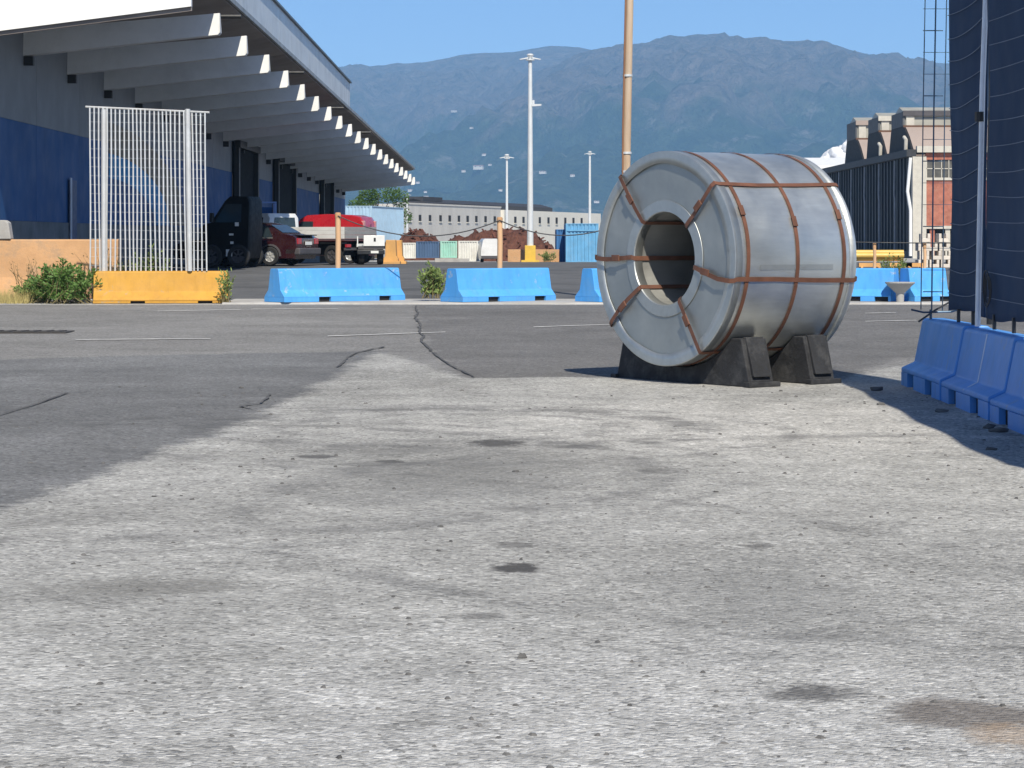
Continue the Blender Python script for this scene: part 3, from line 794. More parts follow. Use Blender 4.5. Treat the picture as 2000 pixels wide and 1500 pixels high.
MB().tube([(-0.23, -0.25, 0.60), (-0.05, 0, 0.69), (0.17, -0.05, 0.82)], 0.009, 5).build('tie_wire', M_cable, wm)
MB().tube([(-0.08, 0.02, 0), (-0.08, 0.02, 0.70)], 0.012, 6).build('stake', M_wire, wm)

# ------------------------------------------------------------------ steel coil on its two cradles
CO_R, CO_L, BORE = 0.985, 1.50, 0.435
fc = P(1296, 505, 23.55)                      # centre of the near face
AX = Vector((0.8, 0.6, 0)); ROT = math.atan2(0.6, 0.8)
base = gz(fc.y)
cz = fc.z-base
coil = thing('steel_coil', (fc.x, fc.y, base), ROT, 'large galvanised steel coil bound with brown straps on black cradles', 'steel coil')
def galv(name, base_c, rough, brush, facegrain=False, blotch=0.0):
    m = bpy.data.materials.new(name); m.use_nodes = True
    t = NT(m); b = t.n['Principled BSDF']
    tc = t.node('ShaderNodeTexCoord'); mp = t.node('ShaderNodeMapping'); t.link(tc.outputs['Object'], mp.inputs[0])
    V = tc.outputs['Object']
    n1 = t.noise(V, 2.2, 6, 0.6, 0.4)
    mp.inputs['Scale'].default_value = brush; n2 = t.noise(mp.outputs[0], 6.0, 5, 0.7)
    c = t.ramp(n1, [(0.3, tuple(x*0.88 for x in base_c)), (0.7, tuple(min(1, x*1.08) for x in base_c))])
    c = t.mix(1.0, c, t.ramp(n2, [(0.3, 0.93), (0.7, 1.05)]), 'MULTIPLY')
    if blotch:
        c = t.mix(t.ramp(t.noise(V, 1.3, 4), [(0.6, 0.0), (0.74, blotch)]), c, (0.50, 0.42, 0.30))
    t.link(c, b.inputs['Base Color'])
    b.inputs['Metallic'].default_value = 0.85
    t.link(t.math('ADD', t.ramp(n1, [(0.3, rough-0.06), (0.7, rough+0.07)]), t.math('MULTIPLY', n2, 0.06)), b.inputs['Roughness'])
    bn = t.node('ShaderNodeBump'); bn.inputs['Strength'].default_value = 0.12; bn.inputs['Distance'].default_value = 0.02
    t.link(t.math('ADD', t.noise(V, 3.0, 3), t.math('MULTIPLY', n2, 0.15)), bn.inputs['Height']); t.link(bn.outputs[0], b.inputs['Normal'])
    return m
M_wrap = galv('galvanised_wrap', (0.64, 0.66, 0.64), 0.38, (0.6, 4, 4))
M_face = galv('galvanised_cover', (0.40, 0.42, 0.41), 0.52, (4, 1, 1))
M_ring = galv('galvanised_edge_ring', (0.47, 0.49, 0.48), 0.46, (3, 3, 3))
M_bore = galv('galvanised_sleeve', (0.50, 0.50, 0.47), 0.55, (0.5, 3, 3), blotch=0.7)
def lift(o, dz): o.location.z = dz; return o
def dent(mb, amp, skip=0.0):
    out = []
    for (x, y, z) in mb.v:
        r = math.hypot(y, z)
        if r > 1e-6:
            d = noise.fractal(Vector((x*1.6, y*1.2, z*1.2)), 1, 2, 3)*amp
            out.append((x, y*(1+d/r), z*(1+d/r)))
        else: out.append((x, y, z))
    mb.v = out; return mb
# outer wrap (barrel) with rolled edges
prof = [(0.010, CO_R-0.012), (0.022, CO_R-0.002)]+[(0.022+(CO_L-0.044)*k/24, CO_R) for k in range(25)]+[(CO_L-0.010, CO_R-0.012)]
wrap = lift(dent(MB().lathe_x(prof, 160), 0.0035).build('outer_wrap', M_wrap, coil, smooth=True, sharp=20), cz)
# lap seam of the wrap sheet and the stand-off end of it
for a0 in (R(-3),):
    mb = MB()
    for k in range(5):
        a = a0-k*0.012
        for x in (0.30, CO_L-0.30): mb.v.append((x, -(CO_R+0.0042)*math.cos(a), (CO_R+0.0042)*math.sin(a)))
    for k in range(4): mb.f.append((2*k, 2*k+1, 2*k+3, 2*k+2))
    lift(mb.build('lap_seam', M_ring, wrap), 0)
# near cover disc, slightly dished
lift(dent(MB().lathe_x([(0.013, BORE+0.02), (0.015, 0.55), (0.017, 0.70), (0.015, 0.90), (0.013, CO_R-0.012)], 128), 0.0).build('end_cover', M_face, coil, smooth=True), cz)
lift(MB().lathe_x([(CO_L-0.03, BORE+0.02), (CO_L-0.03, CO_R-0.02)], 96).build('end_cover', M_face, coil, smooth=True), cz)
# edge protector ring: angle of sheet folded over the rim, its inner lip wavy and standing proud
for side in (0, 1):
    mb = MB(); n = 180
    for k in range(n):
        a = 2*math.pi*k/n
        w = 0.875+0.012*noise.noise(Vector((math.cos(a)*2.2, math.sin(a)*2.2, 4)))*2
        lf = 0.003+0.014*max(0, noise.noise(Vector((math.cos(a)*1.5+3, math.sin(a)*1.5, 1))))
        up = math.sin(a) > 0.1 and math.cos(a) > -0.35
        if up: lf += 0.006
        if abs((a-R(302)+math.pi) % (2*math.pi)-math.pi) < 0.012: w = CO_R-0.02
        for (x, r) in ((0.008-lf, w*CO_R/0.985), (0.005-lf*0.3, CO_R-0.05), (0.003, CO_R-0.004), (0.007, CO_R+0.004), (0.085, CO_R+0.004)):
            if side: x = CO_L-x
            mb.v.append((x, -r*math.cos(a), r*math.sin(a)))
    for k in range(n):
        for j in range(4): mb.f.append((k*5+j, ((k+1) % n)*5+j, ((k+1) % n)*5+j+1, k*5+j+1))
    o = lift(mb.build('edge_ring', M_wrap if side else M_ring, coil, smooth=True, sharp=13), cz)
    sm = o.modifiers.new('thickness', 'SOLIDIFY'); sm.thickness = 0.003; sm.offset = 0.0
    # inner protector ring around the bore
    pr = [(0.010, BORE+0.105), (0.007, BORE+0.10), (0.005, BORE+0.02), (0.004, BORE), (0.012, BORE-0.006), (0.10, BORE-0.008)]
    if side: pr = [(CO_L-x, r) for x, r in pr]
    o = lift(MB().lathe_x(pr, 96).build('bore_ring', M_ring, coil, smooth=True, sharp=13), cz)
    sm = o.modifiers.new('thickness', 'SOLIDIFY'); sm.thickness = 0.003; sm.offset = 0.0
lift(MB().lathe_x([(0.03, BORE+0.003), (CO_L*0.5, BORE+0.003), (CO_L-0.03, BORE+0.003)], 96).build('bore_sleeve', M_bore, coil, smooth=True), cz)
lift(MB().lathe_x([(CO_L-0.12, 0.0), (CO_L-0.12, BORE+0.002)], 64).build('bore_light_blocker', M_black, coil), cz)  # unseen disc added to keep daylight out of the bore's far end
# straps
M_strap = mat('brown_steel_strap', (0.14, 0.062, 0.038), 0.65, var=0.35, scale=6, dirt=(0.12, 0.05, 0.03), dirt_amt=0.5, spec=0.4)
for i, xs_ in enumerate((0.155, 0.76, 1.335)):
    mb = MB(); n = 120; hw = 0.021
    for k in range(n):
        a = 2*math.pi*k/n; wob = 0.010*noise.noise(Vector((math.cos(a)*1.4+i*5, math.sin(a)*1.4, 2)))
        for (x, r) in ((-hw, 0.0062), (hw, 0.0062), (hw, 0.0080), (-hw, 0.0080)):
            mb.v.append((xs_+wob+x, -(CO_R+r)*math.cos(a), (CO_R+r)*math.sin(a)))
    for k in range(n):
        for j in range(4): mb.f.append((k*4+j, ((k+1) % n)*4+j, ((k+1) % n)*4+(j+1) % 4, k*4+(j+1) % 4))
    o = lift(mb.build('girth_strap', M_strap, coil, smooth=True), cz)
    a = R((26, 20, 24)[i])
    sl_ = MB().box(-0.027, 0.027, -0.05, 0.05, 0, 0.009).build('seal', M_strap, o, bevel=0.003)
    sl_.rotation_euler = (a-math.pi/2, 0, 0) if False else (0, 0, 0)
    sl_.matrix_local = Matrix.Translation((xs_, -(CO_R+0.0125)*math.cos(a), (CO_R+0.0125)*math.sin(a))) @ Matrix.Rotation(math.pi/2-a, 4, 'X')
for i, deg in enumerate((129, 43, 180, -11, 219, -58)):
    a = R(deg); e = Vector((0, -math.cos(a), math.sin(a))); tg = Vector((0, math.sin(a), math.cos(a))); ex = Vector((1, 0, 0))
    rb, ro = BORE-0.014, CO_R+0.011
    # path in (x, r): bore -> near face -> barrel -> far face -> bore
    path = [(0.0, rb), (-0.012, rb+0.03), (-0.022, 0.62), (-0.030, 0.80), (-0.026, ro-0.04), (-0.010, ro), (0.03, ro+0.004), (0.5, ro), (1.0, ro), (CO_L-0.03, ro+0.004), (CO_L+0.01, ro), (CO_L+0.03, 0.8), (CO_L+0.02, rb+0.03), (CO_L, rb), (1.0, rb), (0.5, rb)]
    mb = MB(); n = len(path); hw = 0.021
    for j, (x, r) in enumerate(path):
        w = 0.012*math.sin(j*1.3+i*2)*(1 if 0 < j < n-1 else 0)
        px_, nx_ = path[j-1], path[(j+1) % n]
        dv = Vector((nx_[0]-px_[0], nx_[1]-px_[1])); nn = Vector((dv.y, -dv.x)).normalized()*0.0009
        if i in (3,) and j in (2, 3): w -= 0.02
        for sgn in (-1, 1):
            for th in (-1, 1):
                p = ex*(x+nn.x*th)+e*(r+nn.y*th)+tg*(w+sgn*hw); mb.v.append(p)
    for j in range(n):
        A = j*4; B = ((j+1) % n)*4
        for (u, v) in ((0, 1), (1, 3), (3, 2), (2, 0)): mb.f.append((A+u, A+v, B+v, B+u))
    o = lift(mb.build('eye_strap', M_strap, coil), cz)
    rs = (0.72, 0.70, 0.66, 0.62, 0.72, 0.66)[i]
    s2 = MB().box(-0.006, 0.006, -0.055, 0.055, -0.030, 0.030).build('seal', M_strap, o, bevel=0.003)
    s2.matrix_local = Matrix.Translation(ex*(-0.033)+e*rs) @ Matrix(((1, 0, 0, 0), (0, e.y, tg.y, 0), (0, e.z, tg.z, 0), (0, 0, 0, 1)))

# saddles: long black rubber cradles across the coil
M_rub = mat('black_cradle_rubber', (0.020, 0.021, 0.024), 0.8, var=0.35, scale=3, bump=0.4, bscale=30, dirt=(0.10, 0.10, 0.10), dirt_amt=0.6, dirt_scale=5)
def cradle(xc, lab):
    o = thing('coil_cradle', Vector((fc.x, fc.y, 0))+AX*xc+Vector((0, 0, gz(fc.y+0.6*xc))), ROT, lab, 'cradle', 'cradles under the coil')
    rr_ = CO_R+0.018; pr = []
    for k in range(25):
        y = -0.70+1.40*k/24; pr.append((y, cz-math.sqrt(rr_*rr_-y*y)))
    pr = [(-0.93, 0.0), (-0.93, 0.05), (-0.83, pr[0][1])]+pr+[(0.83, pr[-1][1]), (0.93, 0.05), (0.93, 0.0)]
    MB().prism(pr, -0.15, 0.15, 'x').build('saddle', M_rub, o, bevel=0.01)
    h = pr[3][1]
    for s in (-1, 1):
        MB().add([(x, s*y, z) for x in (-0.105, 0.105) for (y, z) in ((0.80, h+0.012), (0.845, h+0.012), (0.955, 0.09), (0.90, 0.09))],
                 [(0, 1, 2, 3), (7, 6, 5, 4), (0, 4, 5, 1), (1, 5, 6, 2), (2, 6, 7, 3), (3, 7, 4, 0)]).build('end_plate', M_rub, o, bevel=0.006)
        box('foot_pad', M_rub, o, -0.19, 0.19, min(s*0.90, s*0.985), max(s*0.90, s*0.985), 0, 0.045, bevel=0.006)
    return o
cradle(0.36, 'black rubber cradle under the near strapped face of the coil')
cradle(1.12, 'black rubber cradle under the plain rear end of the coil')

# ------------------------------------------------------------------ vehicles under and beside the canopy
M_paint_red = mat('dark_red_car_paint', (0.026, 0.006, 0.009), 0.25, var=0.08, coat=0.6, dirt=(0.10, 0.06, 0.05), dirt_amt=0.25)
M_paint_van = mat('bright_red_van_paint', (0.40, 0.015, 0.022), 0.3, var=0.08, coat=0.5)
M_paint_blk = mat('black_vehicle_paint', (0.006, 0.006, 0.007), 0.6, var=0.2, spec=0.15)
M_paint_wht = mat('white_vehicle_paint', (0.72, 0.72, 0.70), 0.35, var=0.05, coat=0.3, dirt=(0.4, 0.37, 0.33), dirt_amt=0.3)
M_trim = mat('grey_bumper_plastic', (0.07, 0.065, 0.068), 0.6, var=0.15)
M_rim = mat('silver_wheel_rim', (0.6, 0.6, 0.58), 0.35, metal=0.5, var=0.1)
M_lamp = mat('red_tail_lamp', (0.35, 0.03, 0.04), 0.2, var=0.1)
M_plate = mat('number_plate', (0.7, 0.7, 0.66), 0.5, var=0.05)
def loft(prof_lo, prof_up, W, tum, name, m, parent, smooth=True):
    "car-like shell: side profile (x, z) swept over the width with rounded shoulders and tumblehome tum(z)"
    prof = prof_lo+prof_up; n = len(prof); mb = MB(); ks = [-1, -0.93, -0.6, 0, 0.6, 0.93, 1]
    cx = sum(p[0] for p in prof)/n; cz_ = sum(p[1] for p in prof)/n
    for k in ks:
        sh = 0.93 if abs(k) == 1 else 1.0
        for (x, z) in prof:
            mb.v.append((cx+(x-cx)*(1-(1-sh)*0.35), k*W/2*tum(z), cz_+(z-cz_)*(1-(1-sh)*0.6)))
    for i in range(len(ks)-1):
        for j in range(n): mb.f.append((i*n+j, i*n+(j+1) % n, (i+1)*n+(j+1) % n, (i+1)*n+j))
    mb.f += [tuple(range(n)), tuple((len(ks)-1)*n+j for j in range(n))[::-1]]
    return mb.build(name, m, parent, smooth=smooth)
def wheel(parent, x, y, r, w=0.2, rim=M_rim, spokes=7):
    s = -1 if y < 0 else 1
    t = MB(); prof = [(-w/2, r*0.62), (-w/2, r*0.92), (-w*0.35, r), (w*0.35, r), (w/2, r*0.92), (w/2, r*0.62)]
    t.lathe_x(prof, 28, closed=True)
    wo = t.build('wheel', M_tyre, parent, smooth=True)
    wo.location = (x, y, r); wo.rotation_euler = (0, 0, R(90))
    d = MB(); o = -s*0.0+w*0.36*s
    d.lathe_x([(o*0.4, r*0.62), (o*0.95, r*0.60), (o*0.8, r*0.52), (o*0.8, 0.0)], 28)
    for k in range(spokes):
        a = 2*math.pi*k/spokes
        Mx = Matrix.Rotation(a, 4, 'X')
        d.box(min(o*0.8, o*1.06), max(o*0.8, o*1.06), -r*0.07, r*0.07, r*0.10, r*0.60, Mx)
    ro = d.build('rim', rim, wo)
    return wo
def pane(parent, name, m, pts, th=0.012):
    "flat pane from four corner points, given thickness"
    p = [Vector(q) for q in pts]; n = (p[1]-p[0]).cross(p[2]-p[0]).normalized()*th/2
    k = len(p)
    return MB().add([q+n for q in p]+[q-n for q in p], [tuple(range(k)), tuple(range(2*k-1, k-1, -1))]+[(i, i+k, (i+1) % k+k, (i+1) % k) for i in range(k)]).build(name, m, parent)

# dark red fastback, tail towards the yard entrance (local +x = rear)
cy = 84.6
car = thing('parked_car', (XA(548, cy), cy, gz(cy)+0.02), R(-20), 'dark red fastback car with its tail towards the flatbed truck', 'car')
tum = lambda z: 1.0 if z < 0.85 else 1.0-0.26*(z-0.85)/0.55
lo = [(0.92+0.0, 0.30), (0.88, 0.22), (-3.45, 0.22), (-3.56, 0.36), (-3.50, 0.66)]
up = [(-3.2, 0.80), (-2.2, 0.90), (-1.42, 1.34), (-1.05, 1.42), (-0.45, 1.42), (-0.10, 1.34), (0.42, 1.06), (0.86, 0.98), (0.98, 0.90), (1.0, 0.60)]
body = loft(lo, up, 1.70, tum, 'body', M_paint_red, car)
for y in (-0.87, 0.87):
    s = -1 if y < 0 else 1
    wheel(car, 0.02, s*0.80, 0.31); wheel(car, -2.62, s*0.80, 0.31)
    MB().prism([(0.02+0.40*math.cos(R(a)), 0.31+0.40*math.sin(R(a))) for a in range(0, 181, 15)]+[(0.02+0.345*math.cos(R(a)), 0.31+0.345*math.sin(R(a))) for a in range(180, -1, -15)], min(s*0.80, s*0.885), max(s*0.80, s*0.885), 'y').build('wheel_arch', M_trim, car)
    wz = lambda z: s*(0.853*tum(z)+0.006)
    for (x0, x1, x2, x3) in ((-1.02, -0.42, -0.50, -1.02), (-0.36, 0.10, -0.14, -0.46)):
        pane(car, 'window', M_glass, [(x0, wz(0.93), 0.93), (x1, wz(0.93), 0.93), (x2, wz(1.30), 1.30), (x3, wz(1.30), 1.30)])
    box('sill_trim', M_trim, car, -2.2, -0.42, min(s*0.84, s*0.868), max(s*0.84, s*0.868), 0.46, 0.52)
    box('window_trim', M_rim, car, -1.1, 0.12, min(s*0.85, s*0.862), max(s*0.85, s*0.862), 0.90, 0.918)
    box('tail_lamp', M_lamp, car, 0.80, 1.012, min(s*0.52, s*0.81), max(s*0.52, s*0.81), 0.70, 0.90, bevel=0.02)
pane(car, 'rear_window', M_glass, [(-0.06, -0.60, 1.338), (-0.06, 0.60, 1.338), (0.40, 0.68, 1.085), (0.40, -0.68, 1.085)])
box('bumper', M_trim, car, 0.55, 1.09, -0.85, 0.85, 0.36, 0.58, bevel=0.04)
box('spoiler', M_black, car, 0.74, 1.02, -0.66, 0.66, 0.985, 1.02, bevel=0.01)
box('number_plate', M_plate, car, 1.012, 1.022, -0.26, 0.26, 0.68, 0.79)
box('door_handle', M_black, car, -0.60, -0.42, -0.868, -0.85, 0.80, 0.835)

# black cab vehicle in the shade (local -x = front)
vy = 81.5
van = thing('utility_vehicle', (XA(452, vy), vy, gz(vy)+0.02), R(-8), 'black boxy utility vehicle with sloped windscreen in the canopy shade', 'vehicle')
tv = lambda z: 1.0 if z < 1.25 else 1.0-0.12*(z-1.25)
loft([(0.74, 0.28), (-0.76, 0.28), (-0.82, 0.5), (-0.80, 1.2)], [(-0.66, 1.36), (-0.42, 1.42), (0.02, 2.12), (0.16, 2.24), (0.72, 2.24), (0.80, 2.1), (0.80, 1.3), (0.78, 0.5)], 1.9, tv, 'body', M_paint_blk, van)
for s in (-1, 1):
    wheel(van, -0.42, s*0.88, 0.36, 0.22, M_trim); wheel(van, 0.46, s*0.88, 0.36, 0.22, M_trim)
    z0, z1 = 1.42, 2.0
    pane(van, 'window', M_glass, [(-0.30, s*(0.945*tv(z0)+.012), z0), (0.55, s*(0.945*tv(z0)+.012), z0), (0.55, s*(0.945*tv(z1)+.012), z1), (0.04, s*(0.945*tv(z1)+.012), z1)])
    box('mirror', M_black, van, -0.42, -0.30, min(s*0.98, s*1.16), max(s*0.98, s*1.16), 1.42, 1.72, bevel=0.02)
pane(van, 'windscreen', M_glass, [(-0.42, -0.78, 1.47), (-0.42, 0.78, 1.47), (-0.02, 0.7, 2.1), (-0.02, -0.7, 2.1)])
for (x, z, w, h) in ((0.42, 1.36, 0.12, 0.12), (0.24, 1.04, 0.14, 0.06), (0.26, 0.78, 0.10, 0.08), (0.17, 0.46, 0.20, 0.22)):
    box('sticker', M_plate, van, x-w/2, x+w/2, -0.975, -0.952, z-h/2, z+h/2)

# white flatbed truck (local +x = tail)
ty = 87.0
tr = thing('flatbed_truck', (XA(676, ty), ty, gz(ty)+0.02), R(-33), 'white dropside flatbed truck behind the beige post', 'truck')
box('chassis', M_black, tr, -4.0, 0.45, -0.42, 0.42, 0.45, 0.68)
box('underbody', M_dark, tr, -2.5, 0.40, -0.62, 0.62, 0.30, 0.795)
bed = box('bed', M_trim, tr, -2.55, 0.60, -0.90, 0.90, 0.80, 0.86)
for i in range(3):
    z0 = 0.865+i*0.135
    for s in (-1, 1): box('side_board', M_paint_wht, bed, -2.55, 0.58, min(s*0.90, s*0.86), max(s*0.90, s*0.86), z0, z0+0.128, bevel=0.006)
    box('tail_board', mat('grey_tail_board', (0.24, 0.24, 0.235), 0.6, var=0.12), bed, 0.585, 0.625, -0.88, 0.88, z0, z0+0.128, bevel=0.006)
for s in (-1, 1):
    wheel(tr, 0.02, s*0.74, 0.33, 0.22, M_trim, 5); wheel(tr, -3.1, s*0.74, 0.33, 0.22, M_trim, 5)
    box('mudguard', M_black, tr, -0.45, 0.48, min(s*0.60, s*0.88), max(s*0.60, s*0.88), 0.70, 0.74)
    box('tail_lamp', M_lamp, tr, 0.55, 0.62, min(s*0.55, s*0.80), max(s*0.55, s*0.80), 0.58, 0.68)
box('tail_bar', M_trim, tr, 0.50, 0.58, -0.80, 0.80, 0.48, 0.56)
box('number_plate', M_plate, tr, 0.585, 0.60, -0.2, 0.2, 0.58, 0.70)
loft([(-2.65, 0.45), (-4.35, 0.45), (-4.42, 0.9)], [(-4.30, 1.15), (-3.95, 1.62), (-3.7, 1.74), (-2.75, 1.74), (-2.65, 1.6)], 1.75, lambda z: 1 if z < 1.1 else 1-0.18*(z-1.1), 'cab', M_paint_wht, tr)
for s in (-1, 1): pane(tr, 'window', M_glass, [(-3.95, s*0.885, 1.14), (-2.95, s*0.885, 1.14), (-2.95, s*0.80, 1.60), (-3.62, s*0.80, 1.60)])
pane(tr, 'rear_window', M_glass, [(-2.625, -0.6, 1.2), (-2.625, 0.6, 1.2), (-2.635, 0.55, 1.6), (-2.635, -0.55, 1.6)])

# white tailboard of a small trailer to the right of it
tl = thing('trailer', (XA(724, 86.5), 86.5, gz(86.5)+0.02), R(6), 'small trailer with a white tailboard right of the flatbed truck', 'trailer')
box('deck', M_trim, tl, -0.42, 0.46, 0.0, 1.6, 0.52, 0.62)
box('tailboard', M_paint_wht, tl, -0.24, 0.47, -0.05, -0.004, 0.62, 0.98, bevel=0.01)
box('side_board', M_paint_wht, tl, -0.46, -0.425, 0.0, 1.6, 0.60, 0.95)
box('number', M_black, tl, 0.10, 0.17, -0.062, -0.0505, 0.78, 0.90)
box('bumper', M_black, tl, -0.46, 0.47, -0.08, 0.0, 0.34, 0.50, bevel=0.02)
box('number_plate', M_plate, tl, 0.0, 0.26, -0.095, -0.081, 0.38, 0.46)
for x in (-0.30, 0.34): w_ = wheel(tl, 0, 0.55, 0.28, 0.2, M_trim, 5); w_.location = (x, 0.35, 0.28); w_.rotation_euler = (0, 0, 0)

# bright red van behind the truck
ry = 98.0
rv = thing('red_van', (XA(661, ry), ry, gz(ry)+0.02), R(-14), 'bright red small van behind the white flatbed truck', 'van')
loft([(1.25, 0.3), (-2.6, 0.3), (-2.7, 0.7)], [(-2.4, 0.95), (-1.8, 1.05), (-1.25, 1.72), (-1.0, 1.84), (-0.2, 1.88), (0.8, 1.84), (1.12, 1.76), (1.26, 1.55), (1.30, 0.8)], 1.75, lambda z: 1 if z < 1.0 else 1-0.14*(z-1.0), 'body', M_paint_van, rv)
for s in (-1, 1):
    wheel(rv, 0.75, s*0.82, 0.31); wheel(rv, -1.9, s*0.82, 0.31)
    box('tail_lamp', mat('pale_lamp', (0.55, 0.25, 0.25), 0.25), rv, 1.14, 1.285, min(s*0.62, s*0.80), max(s*0.62, s*0.80), 1.25, 1.62, bevel=0.02)
    pane(rv, 'window', M_glass, [(-1.6, s*0.883, 1.08), (-0.75, s*0.883, 1.08), (-0.75, s*0.80, 1.60), (-1.2, s*0.80, 1.60)])
box('rear_door_seam', M_black, rv, 1.29, 1.312, -0.012, 0.012, 0.7, 1.5)
box('bumper', M_trim, rv, 1.1, 1.38, -0.82, 0.82, 0.35, 0.56, bevel=0.03)

# blue steel stair frame by the dock
fy = 104.0
sf = thing('steel_stair', (XA(521, fy), fy, gz(fy)), R(10), 'pale blue steel access stair standing against the dock wall', 'stair')
M_bstair = mat('pale_blue_steel', (0.20, 0.32, 0.62), 0.5, var=0.1)
for x in (-0.36, 0.36):
    for y in (0, 0.7): box('post', M_bstair, sf, x-0.04, x+0.04, y-0.04, y+0.04, 0, 2.45)
box('landing', M_bstair, sf, -0.45, 0.45, -0.1, 0.8, 1.3, 1.36)
box('back_sheet', M_wblue, sf, -0.30, 0.30, 0.74, 0.77, 0.2, 2.3)
for k in range(5): box('step', M_bstair, sf, -0.33, 0.33, -0.95+k*0.16, -0.82+k*0.16, 0.2+k*0.22, 0.235+k*0.22)
box('top_rail', M_bstair, sf, -0.40, 0.40, -0.035, 0.035, 2.455, 2.52)
box('mid_rail', M_bstair, sf, -0.32, 0.32, -0.03, 0.03, 1.85, 1.90)

# ------------------------------------------------------------------ far yard: containers, skips, heaps, masts
def corr(parent, name, m, x0, x1, z0, z1, y, pitch=0.28, dep=0.05, side='y', s=-1):
    "one corrugated sheet: real trapezoid folds"
    pts = []; x = x0; k = 0
    while x < x1-1e-4:
        for (dx, dy) in ((0.0, 0), (0.35, 0), (0.5, dep), (0.85, dep)):
            xx = x+dx*pitch
            if xx < x1: pts.append((xx, dy))
        x += pitch
    pts.append((x1, 0)); mb = MB()
    for (u, d) in pts:
        for z in (z0, z1): mb.v.append((u, y+d*-s, z) if side == 'y' else (y+d*-s, u, z))
    for i in range(len(pts)-1): mb.f.append((2*i, 2*i+2, 2*i+3, 2*i+1))
    o = mb.build(name, m, parent); so = o.modifiers.new('thickness', 'SOLIDIFY'); so.thickness = 0.01; return o
def container(name, px0, px1, Y, H, D, rz, m, mf, lab, cat, group, zoff=0.0, ledge=False):
    W = (px1-px0)*Y/F
    t = thing(name, ((XA(px0, Y)+XA(px1, Y))/2, Y, gz(Y)+zoff), rz, lab, cat, group)
    f = 0.07
    corr(t, 'end_panel', m, -W/2+f, W/2-f, f, H-f, 0.03, max(0.16, W/9))
    corr(t, 'end_panel', m, -W/2+f, W/2-f, f, H-f, D-0.03, max(0.16, W/9), s=1)
    corr(t, 'side_panel', m, f, D-f, f, H-f, -W/2+0.03, 0.28, side='x', s=-1)
    corr(t, 'side_panel', m, f, D-f, f, H-f, W/2-0.03, 0.28, side='x', s=1)
    for x in (-W/2, W/2-f):
        for y in (0, D-f): box('corner_post', mf, t, x, x+f, y, y+f, 0, H)
    for z in (0, H-f):
        for y in (0, D-f): box('rail', mf, t, -W/2+f+.002, W/2-f-.002, y+0.004, y+f-0.004, z+0.002, z+f-0.002)
        for x in (-W/2, W/2-f): box('rail', mf, t, x+0.004, x+f-0.004, f+.002, D-f-.002, z+0.002, z+f-0.002)
    box('roof', m, t, -W/2+f, W/2-f, f, D-f, H-0.05, H-0.02)
    box('floor', mf, t, -W/2+f, W/2-f, f, D-f, 0.06, 0.12)
    if ledge: box('header', mf, t, -W/2+f+.003, W/2-f-.003, -0.04, 0.0, H*0.80, H*0.84)
    return t
M_c1 = mat('pale_blue_container', (0.36, 0.52, 0.66), 0.6, var=0.1, dirt=(0.35, 0.4, 0.45), dirt_amt=0.4)
M_c2 = mat('blue_container', (0.13, 0.36, 0.58), 0.6, var=0.12, dirt=(0.25, 0.35, 0.42), dirt_amt=0.4)
M_c3 = mat('deep_blue_container', (0.04, 0.16, 0.38), 0.6, var=0.12)
M_c4 = mat('navy_skip', (0.07, 0.13, 0.24), 0.6, var=0.15); M_c5 = mat('mint_skip', (0.32, 0.60, 0.50), 0.6, var=0.12, dirt=(0.55, 0.58, 0.5), dirt_amt=0.5)
M_c6 = mat('offwhite_box', (0.72, 0.72, 0.68), 0.6, var=0.06, dirt=(0.45, 0.42, 0.38), dirt_amt=0.5)
far_g = 'containers in the far yard'
pc = container('shipping_container', 666, 727, 192, 2.75, 12.0, R(-9), M_c1, M_c1, 'pale blue corrugated container below the tree', 'container', far_g, 1.36)
box('chassis', M_dark, pc, -1.1, 1.1, 0.2, 11.8, -0.5, -0.01)
for y in (1.5, 10):
    for x in (-0.9, 0.9): box('support_leg', M_dark, pc, x-0.1, x+0.1, y-0.1, y+0.1, -1.36, -0.5)
container('shipping_container', 1105, 1169, 172, 2.6, 6.0, R(0), M_c2, M_c2, 'light blue container with a header bar, beside the steel coil', 'container', far_g, 0.0, True)
container('shipping_container', 1087, 1104, 176, 2.25, 6.0, R(0), M_c3, M_c3, 'narrow deep blue container left of the light blue one', 'container', far_g, 0.0)
container('skip', 781, 812, 172, 1.05, 2.0, R(4), M_c6, M_c6, 'white box skip beside the orange barrier blocks', 'skip', far_g, 0.25)
container('skip', 813, 858, 178, 1.15, 2.0, R(3), M_c4, M_c4, 'navy skip between the white and mint boxes', 'skip', far_g, 0.28)
container('skip', 860, 893, 174, 1.15, 2.0, R(3), M_c5, M_c5, 'mint green skip beside the white container', 'skip', far_g, 0.28)
container('shipping_container', 895, 934, 168, 1.35, 3.0, R(-6), M_c6, M_c6, 'white container right of the mint skip', 'container', far_g, 0.05)
box('x', M_dark, None, 0, 1, 0, 1, 0, 1) if False else None
# small white van parked by it
wv = thing('parked_van', (XA(955, 166), 166, gz(166)+0.01), R(4), 'small white van parked between the white container and the beige post', 'van')
loft([(0.62, 0.22), (-0.62, 0.22), (-0.64, 0.6)], [(-0.60, 0.95), (-0.5, 1.42), (-0.4, 1.52), (0.4, 1.52), (0.5, 1.42), (0.60, 0.95), (0.64, 0.6)], 3.6, lambda z: 1.0, 'body', M_paint_wht, wv)
pane(wv, 'rear_window', M_glass, [(-0.44, -1.79, 0.9), (0.44, -1.79, 0.9), (0.38, -1.77, 1.3), (-0.38, -1.77, 1.3)])
box('bumper', M_trim, wv, -0.6, 0.6, -1.86, -1.7, 0.25, 0.42)
for s in (-1, 1): w_ = wheel(wv, 0, 0.3, 0.27, 0.2, M_trim, 5); w_.location = (s*0.52, -1.2, 0.27); w_.rotation_euler = (0, 0, 0)
